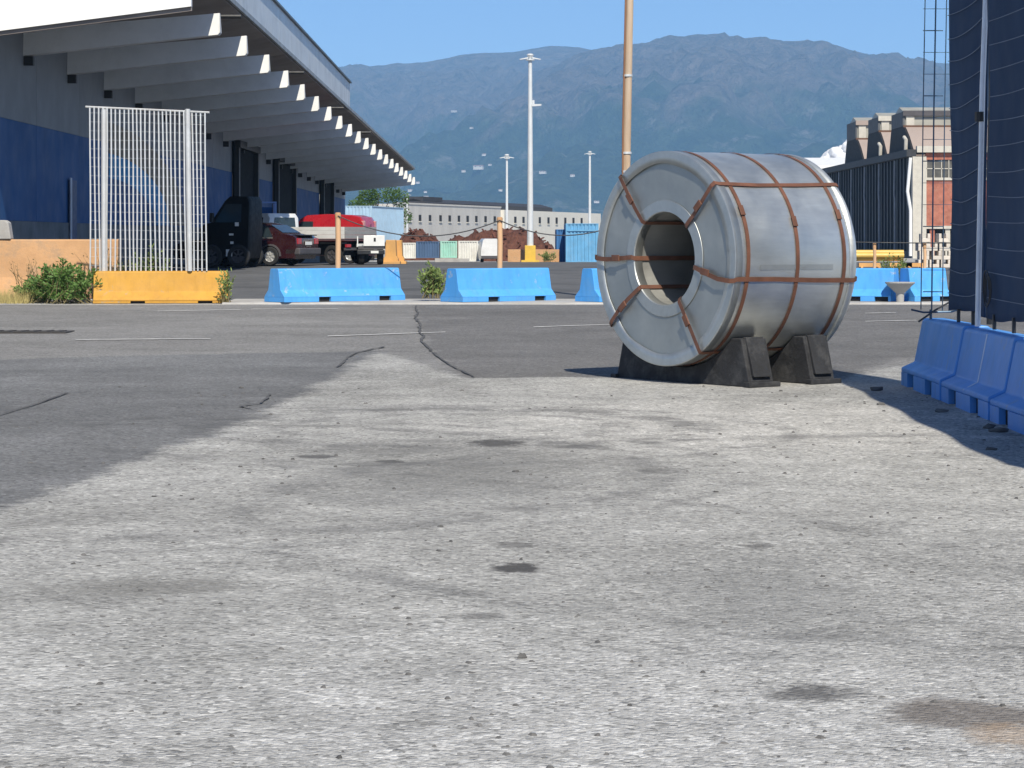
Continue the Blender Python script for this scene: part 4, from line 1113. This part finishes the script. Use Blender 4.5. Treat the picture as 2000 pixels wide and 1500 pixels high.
kb = MB().box(-1.1, 1.1, -0.2, 0.2, 0, 0.25).build('kerb_block', M_kerb, loc=(XA(883, 164), 164, gz(164)+0.0), bevel=0.02)
tag(kb, 'low pale kerb block lying in front of the mint skip', 'block')
# orange barrier blocks beside the trailer
for (px, Y, W, H, lab) in ((764, 96, 0.42, 0.9, 'orange concrete block just right of the trailer'), (779, 97, 0.3, 0.9, 'narrow orange concrete block beside the white skip')):
    t = thing('concrete_barrier', (XA(px, Y), Y, gz(Y)), R(0), lab, 'barrier', 'orange blocks beside the trailer')
    MB().prism([(-W/2-0.08, 0), (W/2+0.08, 0), (W/2+0.06, 0.2), (W/2, 0.3), (W/2-0.03, H), (-W/2+0.03, H), (-W/2, 0.3), (-W/2-0.06, 0.2)], -0.5, 0.5, 'y').build('body', mat('orange_block_paint', (0.62, 0.33, 0.10), 0.8, var=0.12, dirt=(0.4, 0.25, 0.12)), t, bevel=0.02)
    box('foot', MATS['orange_block_paint'], t, -W/2-0.14, W/2+0.14, -0.55, 0.55, 0, 0.1, bevel=0.01)
# low orange wall and the lamp mast base
wl_ = thing('low_wall', (XA(1042, 174), 174, gz(174)), 0, 'low faded orange wall in front of the scrap heap', 'wall')
for k in range(4): box('wall_block', M_ora, wl_, -1.75+k*0.88, -0.88+k*0.88, -0.2, 0.2, 0, 0.86, bevel=0.02)

def heap(name, pxs, Y, ztop, lab, m, seed):
    x0, x1 = XA(pxs[0], Y), XA(pxs[1], Y); n = 60; mm = 16; mb = MB()
    for j in range(mm+1):
        v = j/mm
        for i in range(n+1):
            u = i/n; x = x0+(x1-x0)*u
            k = u*(len(ztop)-1); a = int(min(k, len(ztop)-2)); hh = ztop[a]+(ztop[a+1]-ztop[a])*(k-a)
            z = (hh-gz(Y))*math.sin(math.pi*min(1, v*0.5+0.0))*(1 if v < 1 else 1)
            z = (hh-gz(Y))*(1-(2*v-1)**2)
            z += noise.fractal(Vector((x*1.6, v*6, seed)), 0.8, 2, 4)*0.28*min(1, 4*v*(1-v)+0.1)
            mb.v.append((x, Y-2.5+5*v, gz(Y)-0.1+max(0, z)))
    for j in range(mm):
        for i in range(n): mb.f.append((j*(n+1)+i, j*(n+1)+i+1, (j+1)*(n+1)+i+1, (j+1)*(n+1)+i))
    t = thing(name, (0, 0, 0), 0, lab, 'scrap heap', 'rusty scrap heaps')
    mb.build('mound', m, t)
    rg = random.Random(seed); sm = MB()
    for k in range(170):
        i = rg.randrange(len(mb.v)); p = Vector(mb.v[i])
        if p.z < gz(Y)+0.4: continue
        L = rg.uniform(0.08, 0.36); Mx = Matrix.Translation(p) @ Matrix.Rotation(rg.uniform(0, 6), 4, 'Z') @ Matrix.Rotation(rg.uniform(-1, 1), 4, 'Y')
        sm.box(-L, L, -L*0.3, L*0.3, -0.03, 0.03, Mx)
    tag(sm.build('scrap_pieces', M_rust2, t), kind='stuff')
M_rust = mat('rust_red_scrap', (0.085, 0.032, 0.02), 0.95, var=0.45, scale=2.5, bump=0.6, bscale=6, dirt=(0.17, 0.07, 0.045), dirt_amt=0.8, dirt_scale=2.0)
M_rust2 = mat('rusty_offcut', (0.10, 0.035, 0.022), 0.8, var=0.5, scale=1.0)
zz = lambda y, Y: ZA(y, Y)
heap('scrap_heap', (772, 866), 196, [zz(480, 196), zz(455, 196), zz(447, 196), zz(452, 196), zz(460, 196), zz(478, 196)], 'small rust red scrap heap behind the navy skip', M_rust, 11)
heap('scrap_heap', (856, 1090), 188, [zz(478, 188), zz(463, 188), zz(458, 188), zz(449, 188), zz(447, 188), zz(446, 188), zz(446, 188), zz(468, 188), zz(490, 188)], 'long rust red scrap heap behind the low orange wall', M_rust, 23)

M_mast = mat('pale_mast_paint', (0.62, 0.64, 0.64), 0.5, metal=0.1, var=0.06)
def mast(px, Y, ytop, r0, r1, lab, heads, base=False, name='lamp_mast'):
    t = thing(name, (XA(px, Y), Y, gz(Y)), 0, lab, 'lamp post', 'lamp posts in the far yard')
    H = ZA(ytop, Y)-gz(Y)
    MB().tube([(0, 0, 0), (0, 0, H*0.35), (0, 0, H)], [r0, (r0*0.6+r1*0.4), r1], 12).build('pole', M_mast, t, smooth=True)
    for (dz, w) in heads:
        z = H+dz
        hd = MB().tube([(0, 0, z), (0, 0, z+w*0.10)], w*0.42, 12).build('lamp_ring', M_mast, t)
        for s in (-1, 1):
            MB().prism([(s*w*0.2, z+w*0.16), (s*w*0.95, z+w*0.06), (s*w, z+w*0.12), (s*w*0.2, z+w*0.30)], -w*0.2, w*0.2, 'y').build('floodlight', M_mast, t)
        if len(heads) > 1 or w > 0.5: MB().tube([(0, 0, z+w*0.10), (0, 0, z+w*0.5), (0, 0, z+w*0.62)], [w*0.12, w*0.34, w*0.2], 10).build('crown', M_mast, t)
    if base:
        bm_ = mat('yellow_mast_base', (0.65, 0.42, 0.06), 0.8, var=0.12)
        b = box('base', bm_, t, -0.36, 0.36, -0.36, 0.36, 0, 1.12, bevel=0.03)
        box('footing', bm_, b, -0.6, 0.6, -0.6, 0.6, 0, 0.14)
    return t
mast(1035.5, 172, 118, 0.24, 0.13, 'tall pale lamp mast on a yellow base', [(0.0, 0.72)], True)
t = bpy.data.objects['lamp_mast']; 
MB().prism([(0.1, 0), (0.75, 0.05), (0.75, 0.16), (0.1, 0.16)], -0.15, 0.15, 'y').build('floodlight', M_mast, t, loc=(0, 0, ZA(208, 172)-gz(172)))
MB().tube([(0.18, 0, 0.17), (0.18, 0, 0.42)], 0.12, 8).build('beacon', M_mast, t, loc=(0, 0, ZA(208, 172)-gz(172)))
mast(990, 250, 310, 0.16, 0.10, 'slim lamp post left of the tall mast', [(0.0, 0.72)])
mast(1152, 250, 302, 0.16, 0.10, 'slim lamp post right of the tall mast', [(0.0, 0.55)])
mast(795, 300, 382, 0.13, 0.08, 'low thin lamp post beside the canopy tip', [(0.0, 0.5)])

# pale plant building with slit windows
A = Vector((XA(772, 335), 335, 0)); Bv = Vector((XA(1168, 440), 440, 0)); dl = (Bv-A).length; ang = math.atan2((Bv-A).y, (Bv-A).x)
fb = thing('plant_building', (A.x, A.y, -0.12), ang, 'long pale plant building with slit windows and a dark roof', 'building')
M_pw = mat('pale_plant_wall', (0.52, 0.50, 0.46), 0.9, var=0.07, scale=0.5, stretch=(1, 1, 0.3), dirt=(0.36, 0.35, 0.33), dirt_amt=0.5, dirt_scale=0.3)
M_pw2 = mat('cream_plant_wall', (0.66, 0.63, 0.55), 0.9, var=0.05, scale=0.5)
Hb = ZA(399, 340)+0.12
def u_of(px):        # distance along the wall of a photo column
    k = (px-1000)/F; d = (Bv-A).normalized()
    return (k*A.y-A.x)/(d.x-k*d.y)
us = u_of(978)
box('wall', M_pw, fb, 0, us, 0, 5, 0, Hb); box('wall', M_pw2, fb, us+0.003, dl, -0.5, 5, 0, Hb-0.25)
box('parapet', M_pw, fb, -0.2, us, -0.1, 0.25, Hb+0.003, Hb+0.22); 
MB().prism([(0.6, Hb-0.2), (4.6, Hb-0.2), (4.6, Hb+0.4), (2.6, Hb+0.95), (0.6, Hb+0.4)], u_of(842), u_of(1086), 'x').build('roof', mat('dark_plant_roof', (0.035, 0.036, 0.042), 0.8, var=0.2), fb)
box('monitor', mat('dark_plant_roof', (0, 0, 0)), fb, u_of(842), u_of(880), 1.2, 4, Hb+0.6, Hb+1.2)
pxs = [781, 800.5, 820, 839.5, 860, 878, 896, 913, 930, 948, 966, 983, 1000, 1016, 1048, 1065, 1081, 1098, 1114, 1130, 1146]
for px in pxs:
    u = u_of(px); off = -0.5 if u > us else 0.0; s = 1.0
    Yw = A.y+u*math.sin(ang); w = 3.4*Yw/F/2/math.cos(ang)*1.15; zc = ZA(425+(px-780)*0.020, Yw)+0.12; hh = 6.2*Yw/F
    wf = box('window', M_dark, fb, u-w, u+w, off-0.06, off+0.05, zc-hh, zc+hh)
    box('sill', M_pw2, wf, u-w*1.3, u+w*1.3, off-0.16, off-0.062, zc-hh-0.12, zc-hh-0.002)
    box('pane', M_dark, wf, u-w*0.7, u+w*0.7, off-0.075, off-0.061, zc-hh*0.85, zc+hh*0.85)
# ------------------------------------------------------------------ brick works hall on the right
HX, HY0, HY1 = 33.6, 215.0, 282.0
bh = thing('brick_hall', (HX, HY0, -0.12), 0, 'old brick works hall with three curved roofs and roof lanterns', 'building')
M_brick = mat('red_brick', (0.36, 0.13, 0.085), 0.9, var=0.25, scale=2.5, bump=0.4, bscale=8, dirt=(0.45, 0.22, 0.15), dirt_amt=0.7, dirt_scale=1.2)
M_clad = mat('dark_ribbed_cladding', (0.016, 0.021, 0.030), 0.6, var=0.2, scale=0.3)
M_vault = mat('pinkish_roof_sheet', (0.36, 0.29, 0.25), 0.9, var=0.12, scale=0.5, stretch=(1, 1, 0.3), dirt=(0.25, 0.20, 0.17), dirt_amt=0.6, dirt_scale=0.5)
M_cream = mat('cream_concrete', (0.52, 0.49, 0.42), 0.9, var=0.1)
EZ = ZA(292, HY0)+0.12
box('side_wall', M_clad, bh, 0, 0.2, 0.5, HY1-HY0, 0, EZ-0.6)
k = 0; y = 1.6
while y < HY1-HY0-1:
    box('cladding_rib', M_clad, bh, -0.14, -0.002, y-0.12, y+0.12, 0.6, EZ-0.62)
    if k % 5 == 3: MB().tube([(-0.25, y+0.6, 0.3), (-0.25, y+0.6, EZ*0.55), (-0.3, y+0.62, EZ*0.62), (-0.25, y+0.6, EZ-0.7)], 0.10, 8).build('downpipe', mat('grey_downpipe', (0.22, 0.24, 0.27), 0.6), bh)
    y += 1.9; k += 1
box('eaves', mat('dark_eaves', (0.03, 0.032, 0.036), 0.7), bh, -0.5, 0.3, -0.3, HY1-HY0, EZ-0.595, EZ)
FW = 16.0
box('corner_pier', M_cream, bh, 0.0, 1.15, -0.35, 0.45, 0, EZ-0.6); MB().tube([(-0.2, -0.45, 0.2), (-0.2, -0.45, 4.0), (-0.45, -0.45, 5.6), (-0.2, -0.45, EZ-0.7)], 0.14, 8).build('downpipe', M_white, bh)
zb0, zb1 = ZA(441, HY0)+0.12, ZA(352, HY0)+0.12
box('brick_wall', M_brick, bh, 1.153, FW, 0, 0.3, zb0, zb1)
box('string_course', M_cream, bh, 1.153, FW, -0.12, 0.3, zb1+0.003, zb1+0.22)
box('string_course', M_cream, bh, 1.153, FW, -0.12, 0.3, zb0-0.25, zb0-0.003)
zt0, zt1 = zb1+0.223, ZA(312, HY0)+0.12
box('window_band', mat('dusty_factory_glass', (0.10, 0.095, 0.08), 0.35, var=0.3, scale=1.5), bh, 1.153, FW, 0.08, 0.2, zt0, zt1)
for k in range(12): box('mullion', M_cream, bh, 1.2+k*0.62, 1.26+k*0.62, 0.0, 0.078, zt0, zt1)
box('transom', M_cream, bh, 1.153, FW, 0.0, 0.02, (zt0+zt1)/2-0.04, (zt0+zt1)/2+0.04)
box('brick_frieze', M_brick, bh, 1.153, FW, -0.05, 0.3, zt1+0.003, EZ-0.3)
box('front_gutter', M_cream, bh, 0.35, FW, -0.45, 0.25, EZ-0.25, EZ+0.28)
for k in range(4): box('pier', M_cream if k % 2 else M_brick, bh, 1.5+k*1.3, 1.9+k*1.3, 0.02, 0.32, 0, zb0-0.253)
box('base_recess', M_dark, bh, 1.16, FW, 0.35, 0.5, 0, zb0-0.255)
M_lant = mat('lantern_glass', (0.34, 0.33, 0.28), 0.5, var=0.15, scale=0.6)
for i, (ya, yb, hn, hl) in enumerate(((216, 229, 2.2, 1.45), (231, 243.6, 2.4, 1.5), (246, 259.5, 2.3, 1.9))):
    yc = (ya+yb)/2-HY0+1.6; n0 = 3.4
    ya -= HY0; yb -= HY0
    prof = [(ya, EZ+0.02), (ya+(yc-n0-ya)*0.45, EZ+hn*0.55), (ya+(yc-n0-ya)*0.8, EZ+hn*0.86), (yc-n0, EZ+hn), (yc+n0, EZ+hn), (yb-(yb-yc-n0)*0.8+0, EZ+hn*0.86) if yb > yc+n0 else (yc+n0+.1, EZ+hn*0.9), (max(yb, yc+n0+.3), EZ+0.02)]
    v = MB().prism(prof, 0.3, 34, 'x').build('roof_vault', M_vault, bh)
    MB().prism(prof, 0.12, 0.298, 'x').build('gable', mat('black_gable', (0.010, 0.010, 0.012), 0.8), bh)
    z0 = EZ+hn+0.003; z1 = z0+hl
    ln = MB().prism([(yc-n0+0.2, z0), (yc+n0-0.2, z0), (yc+n0-0.2, z1-0.3), (yc, z1+0.35), (yc-n0+0.2, z1-0.3)], 0.3, 34, 'x').build('roof_lantern', M_lant, bh)
    box('lantern_cap', mat('lantern_cap_sheet', (0.07, 0.065, 0.07), 0.7) if i == 0 else (M_cream if i == 1 else M_vault), ln, 0.1, 34.2, yc-n0-0.1, yc-n0+0.15, z1-0.55, z1-0.1)
    box('lantern_end', mat('grey_lantern_end', (0.10, 0.105, 0.11), 0.8), ln, 0.1, 0.28, yc-n0+0.1, yc+n0-0.1, z0, z1-0.2)
    box('lantern_sill', mat('rusty_sill', (0.12, 0.06, 0.035), 0.8), ln, 0.1, 34.1, yc-n0-0.25, yc-n0+0.19, z0-0.1, z0+0.08)
    box('lantern_pier', M_cream, ln, 0.4, 1.1, yc-n0+0.05, yc-n0+0.198, z0+0.09, z1-0.56)
    if i < 2: MB().tube([(-0.2, ya+1.2, EZ+0.02), (-0.2, ya+1.0, EZ+0.9), (-0.2, ya+2.0, EZ+1.15)], 0.16, 8).build('vent_pipe', M_cream, bh)
# steam rising behind the hall
sp = MB(); rg = random.Random(5)
bm = bmesh.new()
for k in range(34):
    u = rg.random(); px = 1612+u*58; py = 322-(u**0.8)*40*rg.random()-4; c = P(px, py, 330); r = rg.uniform(0.6, 1.25)
    mt = Matrix.Translation(c+Vector((0, rg.uniform(-1.5, 1.5), 0))) @ Matrix.Scale(r, 4)
    bmesh.ops.create_icosphere(bm, subdivisions=3, radius=1.0, matrix=mt)
for v in bm.verts: v.co += Vector((1, 1, 1))*0.0+v.normal*noise.fractal(v.co*0.9, 0.8, 2, 4)*0.28
me = bpy.data.meshes.new('steam_cloud'); bm.to_mesh(me); bm.free(); me.materials.append(mat('white_steam', (0.92, 0.93, 0.95), 1.0, var=0.02, spec=0.0, transl=0.4))
for p in me.polygons: p.use_smooth = True
so = bpy.data.objects.new('steam_cloud', me); COL.objects.link(so); tag(so, 'white puff of steam rising behind the brick hall roofs', 'steam')
sb = thing('white_shed', (HX+0.2, 300, -0.12), 0, 'long white roofed shed beyond the dark side of the brick hall', 'shed')
zs_ = ZA(318, 300)
box('wall', M_white, sb, 0, 9, 0, 18, 0, zs_-0.6); MB().prism([(-0.5, zs_-0.6+.003), (18.5, zs_-0.6+.003), (18.5, zs_-0.2), (9, zs_+1.0), (-0.5, zs_-0.2)], -0.5, 9.5, 'x').build('roof', M_white, sb)

# stores behind the right barriers: yellow pipes, orange stands, pale blocks
sy = 80.0; g0 = gz(sy)
M_pipe = mat('yellow_pipe', (0.62, 0.42, 0.10), 0.5, var=0.12)
for i, (py, r) in enumerate(((499, 0.085), (493, 0.08), (505, 0.08))):
    z = ZA(py, sy)
    tag(MB().tube([(XA(1640, sy), sy+0.05*i, z), (XA(1766, sy), sy+0.05*i+0.1, z)], r, 12).build('yellow_pipe', M_pipe, smooth=True), ['middle yellow pipe of the bundle on the orange stands', 'uppermost yellow pipe of the bundle on the orange stands', 'lowest yellow pipe of the bundle on the orange stands'][i], 'pipe', 'yellow pipes on the stands')
M_stand = mat('orange_stand_paint', (0.62, 0.34, 0.12), 0.8, var=0.15)
for i, px in enumerate((1700, 1760, 1783)):
    lab = ['orange trestle stand under the middle of the yellow pipes', 'orange trestle stand under the end of the yellow pipes', 'orange trestle stand beside the pale block stack'][i]
    t = thing('trestle', (XA(px, sy), sy+0.1, g0), 0, lab, 'trestle', 'orange trestles'); h = ZA(508, sy)-g0-0.09
    box('beam', M_stand, t, -0.35, 0.35, -0.06, 0.10, h-0.12, h)
    for x in (-0.3, 0.3):
        for y in (-0.2, 0.25): MB().tube([(x, y, 0), (x*0.8, y*0.15, h-0.12)], 0.035, 6).build('leg', M_stand, t)
    box('brace', M_stand, t, -0.28, 0.28, -0.02, 0.03, h*0.4, h*0.4+0.07)
M_blk = mat('pale_precast_block', (0.66, 0.60, 0.52), 0.85, var=0.15, dirt=(0.35, 0.28, 0.22), dirt_amt=0.6, dirt_scale=4)
rows_ = [(524, [1800, 1822, 1845]), (507, [1803, 1826, 1847]), (490, [1800, 1820, 1843]), (473, [1806, 1840])]
nm_ = ['bottom', 'second', 'third', 'top']; wh_ = ['beside the trestle end', 'in the middle', 'at the net end']
for ri, (yb_, cols) in enumerate(rows_):
    for ci, px in enumerate(cols):
        Y = sy+2; z = ZA(yb_, Y) if ri else gz(Y)
        hgt = (17*Y/F)-0.004 if ri else ZA(507, Y)-gz(Y)-0.004
        t = thing('precast_block', (XA(px, Y), Y, z), random.uniform(-0.1, 0.1), 'pale slotted block %s, %s row of the block stack' % (wh_[ci if len(cols) == 3 else ci*2], nm_[ri]), 'block', 'pale slotted blocks')
        w = 0.155
        box('slab', M_blk, t, -w, w, -0.25, 0.25, 0, hgt*0.45, bevel=0.01)
        for s in (-1, 1): box('lug', M_blk, t, min(s*w, s*w*0.45), max(s*w, s*w*0.45), -0.25, 0.25, hgt*0.45+.001, hgt, bevel=0.01)

# ------------------------------------------------------------------ plants and small litter
M_leaf = mat('bush_leaf', (0.12, 0.22, 0.05), 0.6, var=0.45, scale=6, transl=0.3)
M_leaf2 = mat('pale_weed_leaf', (0.21, 0.28, 0.08), 0.6, var=0.4, scale=5, transl=0.3)
M_leafd = mat('tree_leaf', (0.08, 0.15, 0.03), 0.6, var=0.5, scale=1.5, transl=0.25)
M_stem = mat('plant_stem', (0.16, 0.13, 0.06), 0.9, var=0.2)
def leaf(mb, p, d, L, w, rg):
    d = d.normalized(); s = d.cross(Vector((rg.uniform(-1, 1), rg.uniform(-1, 1), rg.uniform(-0.3, 1)))).normalized()*w
    n = d.cross(s).normalized()*L*0.08
    mb.add([p, p+d*L*0.5+s+n, p+d*L, p+d*L*0.5-s+n], [(0, 1, 2), (0, 2, 3)])
def plant(name, c, W, D, H, n_st, n_lf, L, m, lab, cat, seed, shape=1.0, grp=None, spread=1.0):
    rg = random.Random(seed); t = thing(name, c, 0, lab, cat, grp); st_ = MB(); lf = MB()
    for k in range(n_st):
        b = Vector((rg.gauss(0, W*0.16), rg.gauss(0, D*0.16), 0)); ang_ = rg.uniform(0, 6.28); o = rg.random()**0.6
        u = max(0.25, (1-0.55*o*o*shape))*rg.uniform(0.75, 1.05)
        tip = Vector((math.cos(ang_)*W*0.48*o*spread, math.sin(ang_)*D*0.48*o*spread, H*u))
        mid = b.lerp(tip, 0.5)+Vector((rg.uniform(-1, 1)*W*0.05, rg.uniform(-1, 1)*D*0.05, H*0.06))
        st_.tube([b, mid, tip], [0.008+H*0.004, 0.006, 0.002], 4)
        for q in range(n_lf):
            v = rg.uniform(0.12, 1.0); p = (b.lerp(mid, v*2) if v < 0.5 else mid.lerp(tip, v*2-1))
            dirv = (tip-b).normalized()*0.5+Vector((rg.uniform(-1, 1), rg.uniform(-1, 1), rg.uniform(-0.4, 0.8)))
            leaf(lf, p+Vector((rg.gauss(0, L*0.3), rg.gauss(0, L*0.3), 0)), dirv, L*rg.uniform(0.6, 1.3), L*rg.uniform(0.16, 0.3), rg)
    st_.build('stem', M_stem, t); lf.build('foliage', m, t)
    return t
by = 46.4
plant('bush', (XA(128, by), by, gz(by)), 1.55, 1.0, 0.80, 70, 46, 0.085, M_leaf, 'dense green bush in front of the faded orange wall', 'bush', 31, 1.0)
plant('bush', (XA(70, by+.6), by+.6, gz(by)), 1.1, 0.8, 0.42, 40, 36, 0.075, M_leaf2, 'low pale green bush spreading left of the dense bush', 'bush', 32, 0.8)
plant('weed', (XA(443, 46.1), 46.1, gz(46.1)), 0.34, 0.3, 0.62, 9, 22, 0.075, M_leaf2, 'small leafy weed at the right end of the yellow barrier', 'weed', 33, 0.4)
plant('weed', (XA(840, 46.9), 46.9, gz(46.9)+0.08), 0.60, 0.4, 0.60, 22, 24, 0.10, M_leaf2, 'pale green weed clump between two blue barriers', 'weed', 34, 0.5)
plant('weed', (XA(290, 49.0), 49.0, gz(49)), 1.3, 0.6, 0.98, 34, 30, 0.08, M_leaf2, 'tall green weeds behind the white grille', 'weed', 35, 0.6)
plant('weed', (XA(1745, 60), 60, gz(60)), 0.9, 0.5, 0.7, 18, 20, 0.08, M_leaf2, 'weeds growing behind the right blue barriers', 'weed', 37, 0.5)
plant('weed', (XA(1068, 172.5), 172.5, gz(172)), 1.6, 0.8, 0.7, 26, 14, 0.14, M_leaf2, 'weeds at the foot of the low orange wall', 'weed', 38, 0.5)
plant('dry_stalks', (XA(215, 48.8), 48.8, gz(48.8)), 1.6, 0.4, 1.0, 26, 4, 0.05, M_stem, 'dry brown stalks in front of the faded orange wall', 'stalks', 41, 0.3)
plant('dry_stalks', (XA(60, 48.6), 48.6, gz(48.6)), 1.2, 0.4, 0.8, 20, 4, 0.05, M_stem, 'dry brown stalks left of the dense green bush', 'stalks', 42, 0.3)
# dry grass fringe
mb = MB(); rg = random.Random(9)
for k in range(700):
    x = XA(rg.uniform(-20, 60), by); y = by+rg.uniform(-0.2, 1.2); h = rg.uniform(0.06, 0.3); dx, dy = rg.uniform(-.1, .1), rg.uniform(-.1, .1)
    mb.add([(x-0.005, y, gz(y)), (x+0.005, y, gz(y)), (x+dx, y+dy, gz(y)+h)], [(0, 1, 2)])
tag(mb.build('dry_grass', mat('dry_grass', (0.34, 0.28, 0.11), 0.9, var=0.3)), 'dry yellow grass at the foot of the orange wall', 'grass', kind='stuff')
# tree beyond the warehouse
ty_ = 215.0
tt = thing('tree', (XA(736, ty_), ty_, gz(ty_)), 0, 'green tree rising behind the pale blue container', 'tree')
M_bark = mat('bark', (0.09, 0.07, 0.05), 0.95, var=0.3, bump=0.5)
tk = MB().tube([(0, 0, 0), (0.05, 0, 1.5), (0.1, 0.1, 3.0)], [0.16, 0.12, 0.08], 8)
rg = random.Random(12); lf = MB(); cl = []
for k in range(16):
    a = rg.uniform(0, 6.28); e = Vector((math.cos(a)*rg.uniform(0.4, 1.9), math.sin(a)*rg.uniform(0.3, 1.4), rg.uniform(2.6, 5.0)-0.3))
    if e.x > 0: e.z -= e.x*0.55
    tk.tube([(0.05, 0, rg.uniform(1.6, 2.9)), (e.x*0.5, e.y*0.5, e.z*0.75), e], [0.05, 0.035, 0.012], 5); cl.append(e)
tk.build('trunk', M_bark, tt)
for e in cl:
    r = rg.uniform(0.5, 0.8)
    for q in range(330):
        d = Vector((rg.gauss(0, 1), rg.gauss(0, 1), rg.gauss(0, 0.8))).normalized()*r*rg.random()**0.35
        leaf(lf, e+d, d+Vector((rg.uniform(-1, 1), rg.uniform(-1, 1), 0.3))*0.4, rg.uniform(0.10, 0.20), rg.uniform(0.035, 0.06), rg)
lf.build('crown', M_leafd, tt)
tt.scale = (1.3, 1.3, 1.3)
# scrap of white plastic by the bush
lp = G(165, 592); mb = MB(); rg = random.Random(2)
for j in range(5):
    for i in range(13):
        mb.v.append((lp.x+(-0.18+0.36*i/12), lp.y-0.06+0.03*j, gz(lp.y)+0.018+max(0, 0.05*math.sin(i*0.9+j)+0.02*rg.random())+0.05*(i > 8)*(1-abs(j-2)/2)))
for j in range(4):
    for i in range(12): mb.f.append((j*13+i, j*13+i+1, (j+1)*13+i+1, (j+1)*13+i))
o = mb.build('plastic_scrap', M_white); sm = o.modifiers.new('thickness', 'SOLIDIFY'); sm.thickness = 0.004
tag(o, 'crumpled scrap of white plastic lying beside the green bush', 'litter')
# broken rubble near the barrier row
rg = random.Random(4)
for k, (px, py, s) in enumerate(((1712, 764, 0.045), (1720, 792, 0.03), (1838, 806, 0.04), (1930, 838, 0.035), (1950, 845, 0.05), (1935, 880, 0.03))):
    c = G(px, py); bm = bmesh.new(); bmesh.ops.create_icosphere(bm, subdivisions=1, radius=1)
    for v in bm.verts: v.co = Vector((v.co.x*s*rg.uniform(1, 1.9), v.co.y*s*rg.uniform(.7, 1.2), (v.co.z+0.7)*s*rg.uniform(.4, .8)))
    me = bpy.data.meshes.new('rubble'); bm.to_mesh(me); bm.free(); me.materials.append(M_stone)
    o = bpy.data.objects.new('rubble', me); COL.objects.link(o); o.location = c; tag(o, 'dark lump of rubble in the shade of the blue barrier row', 'rubble', 'rubble lumps by the barrier row')
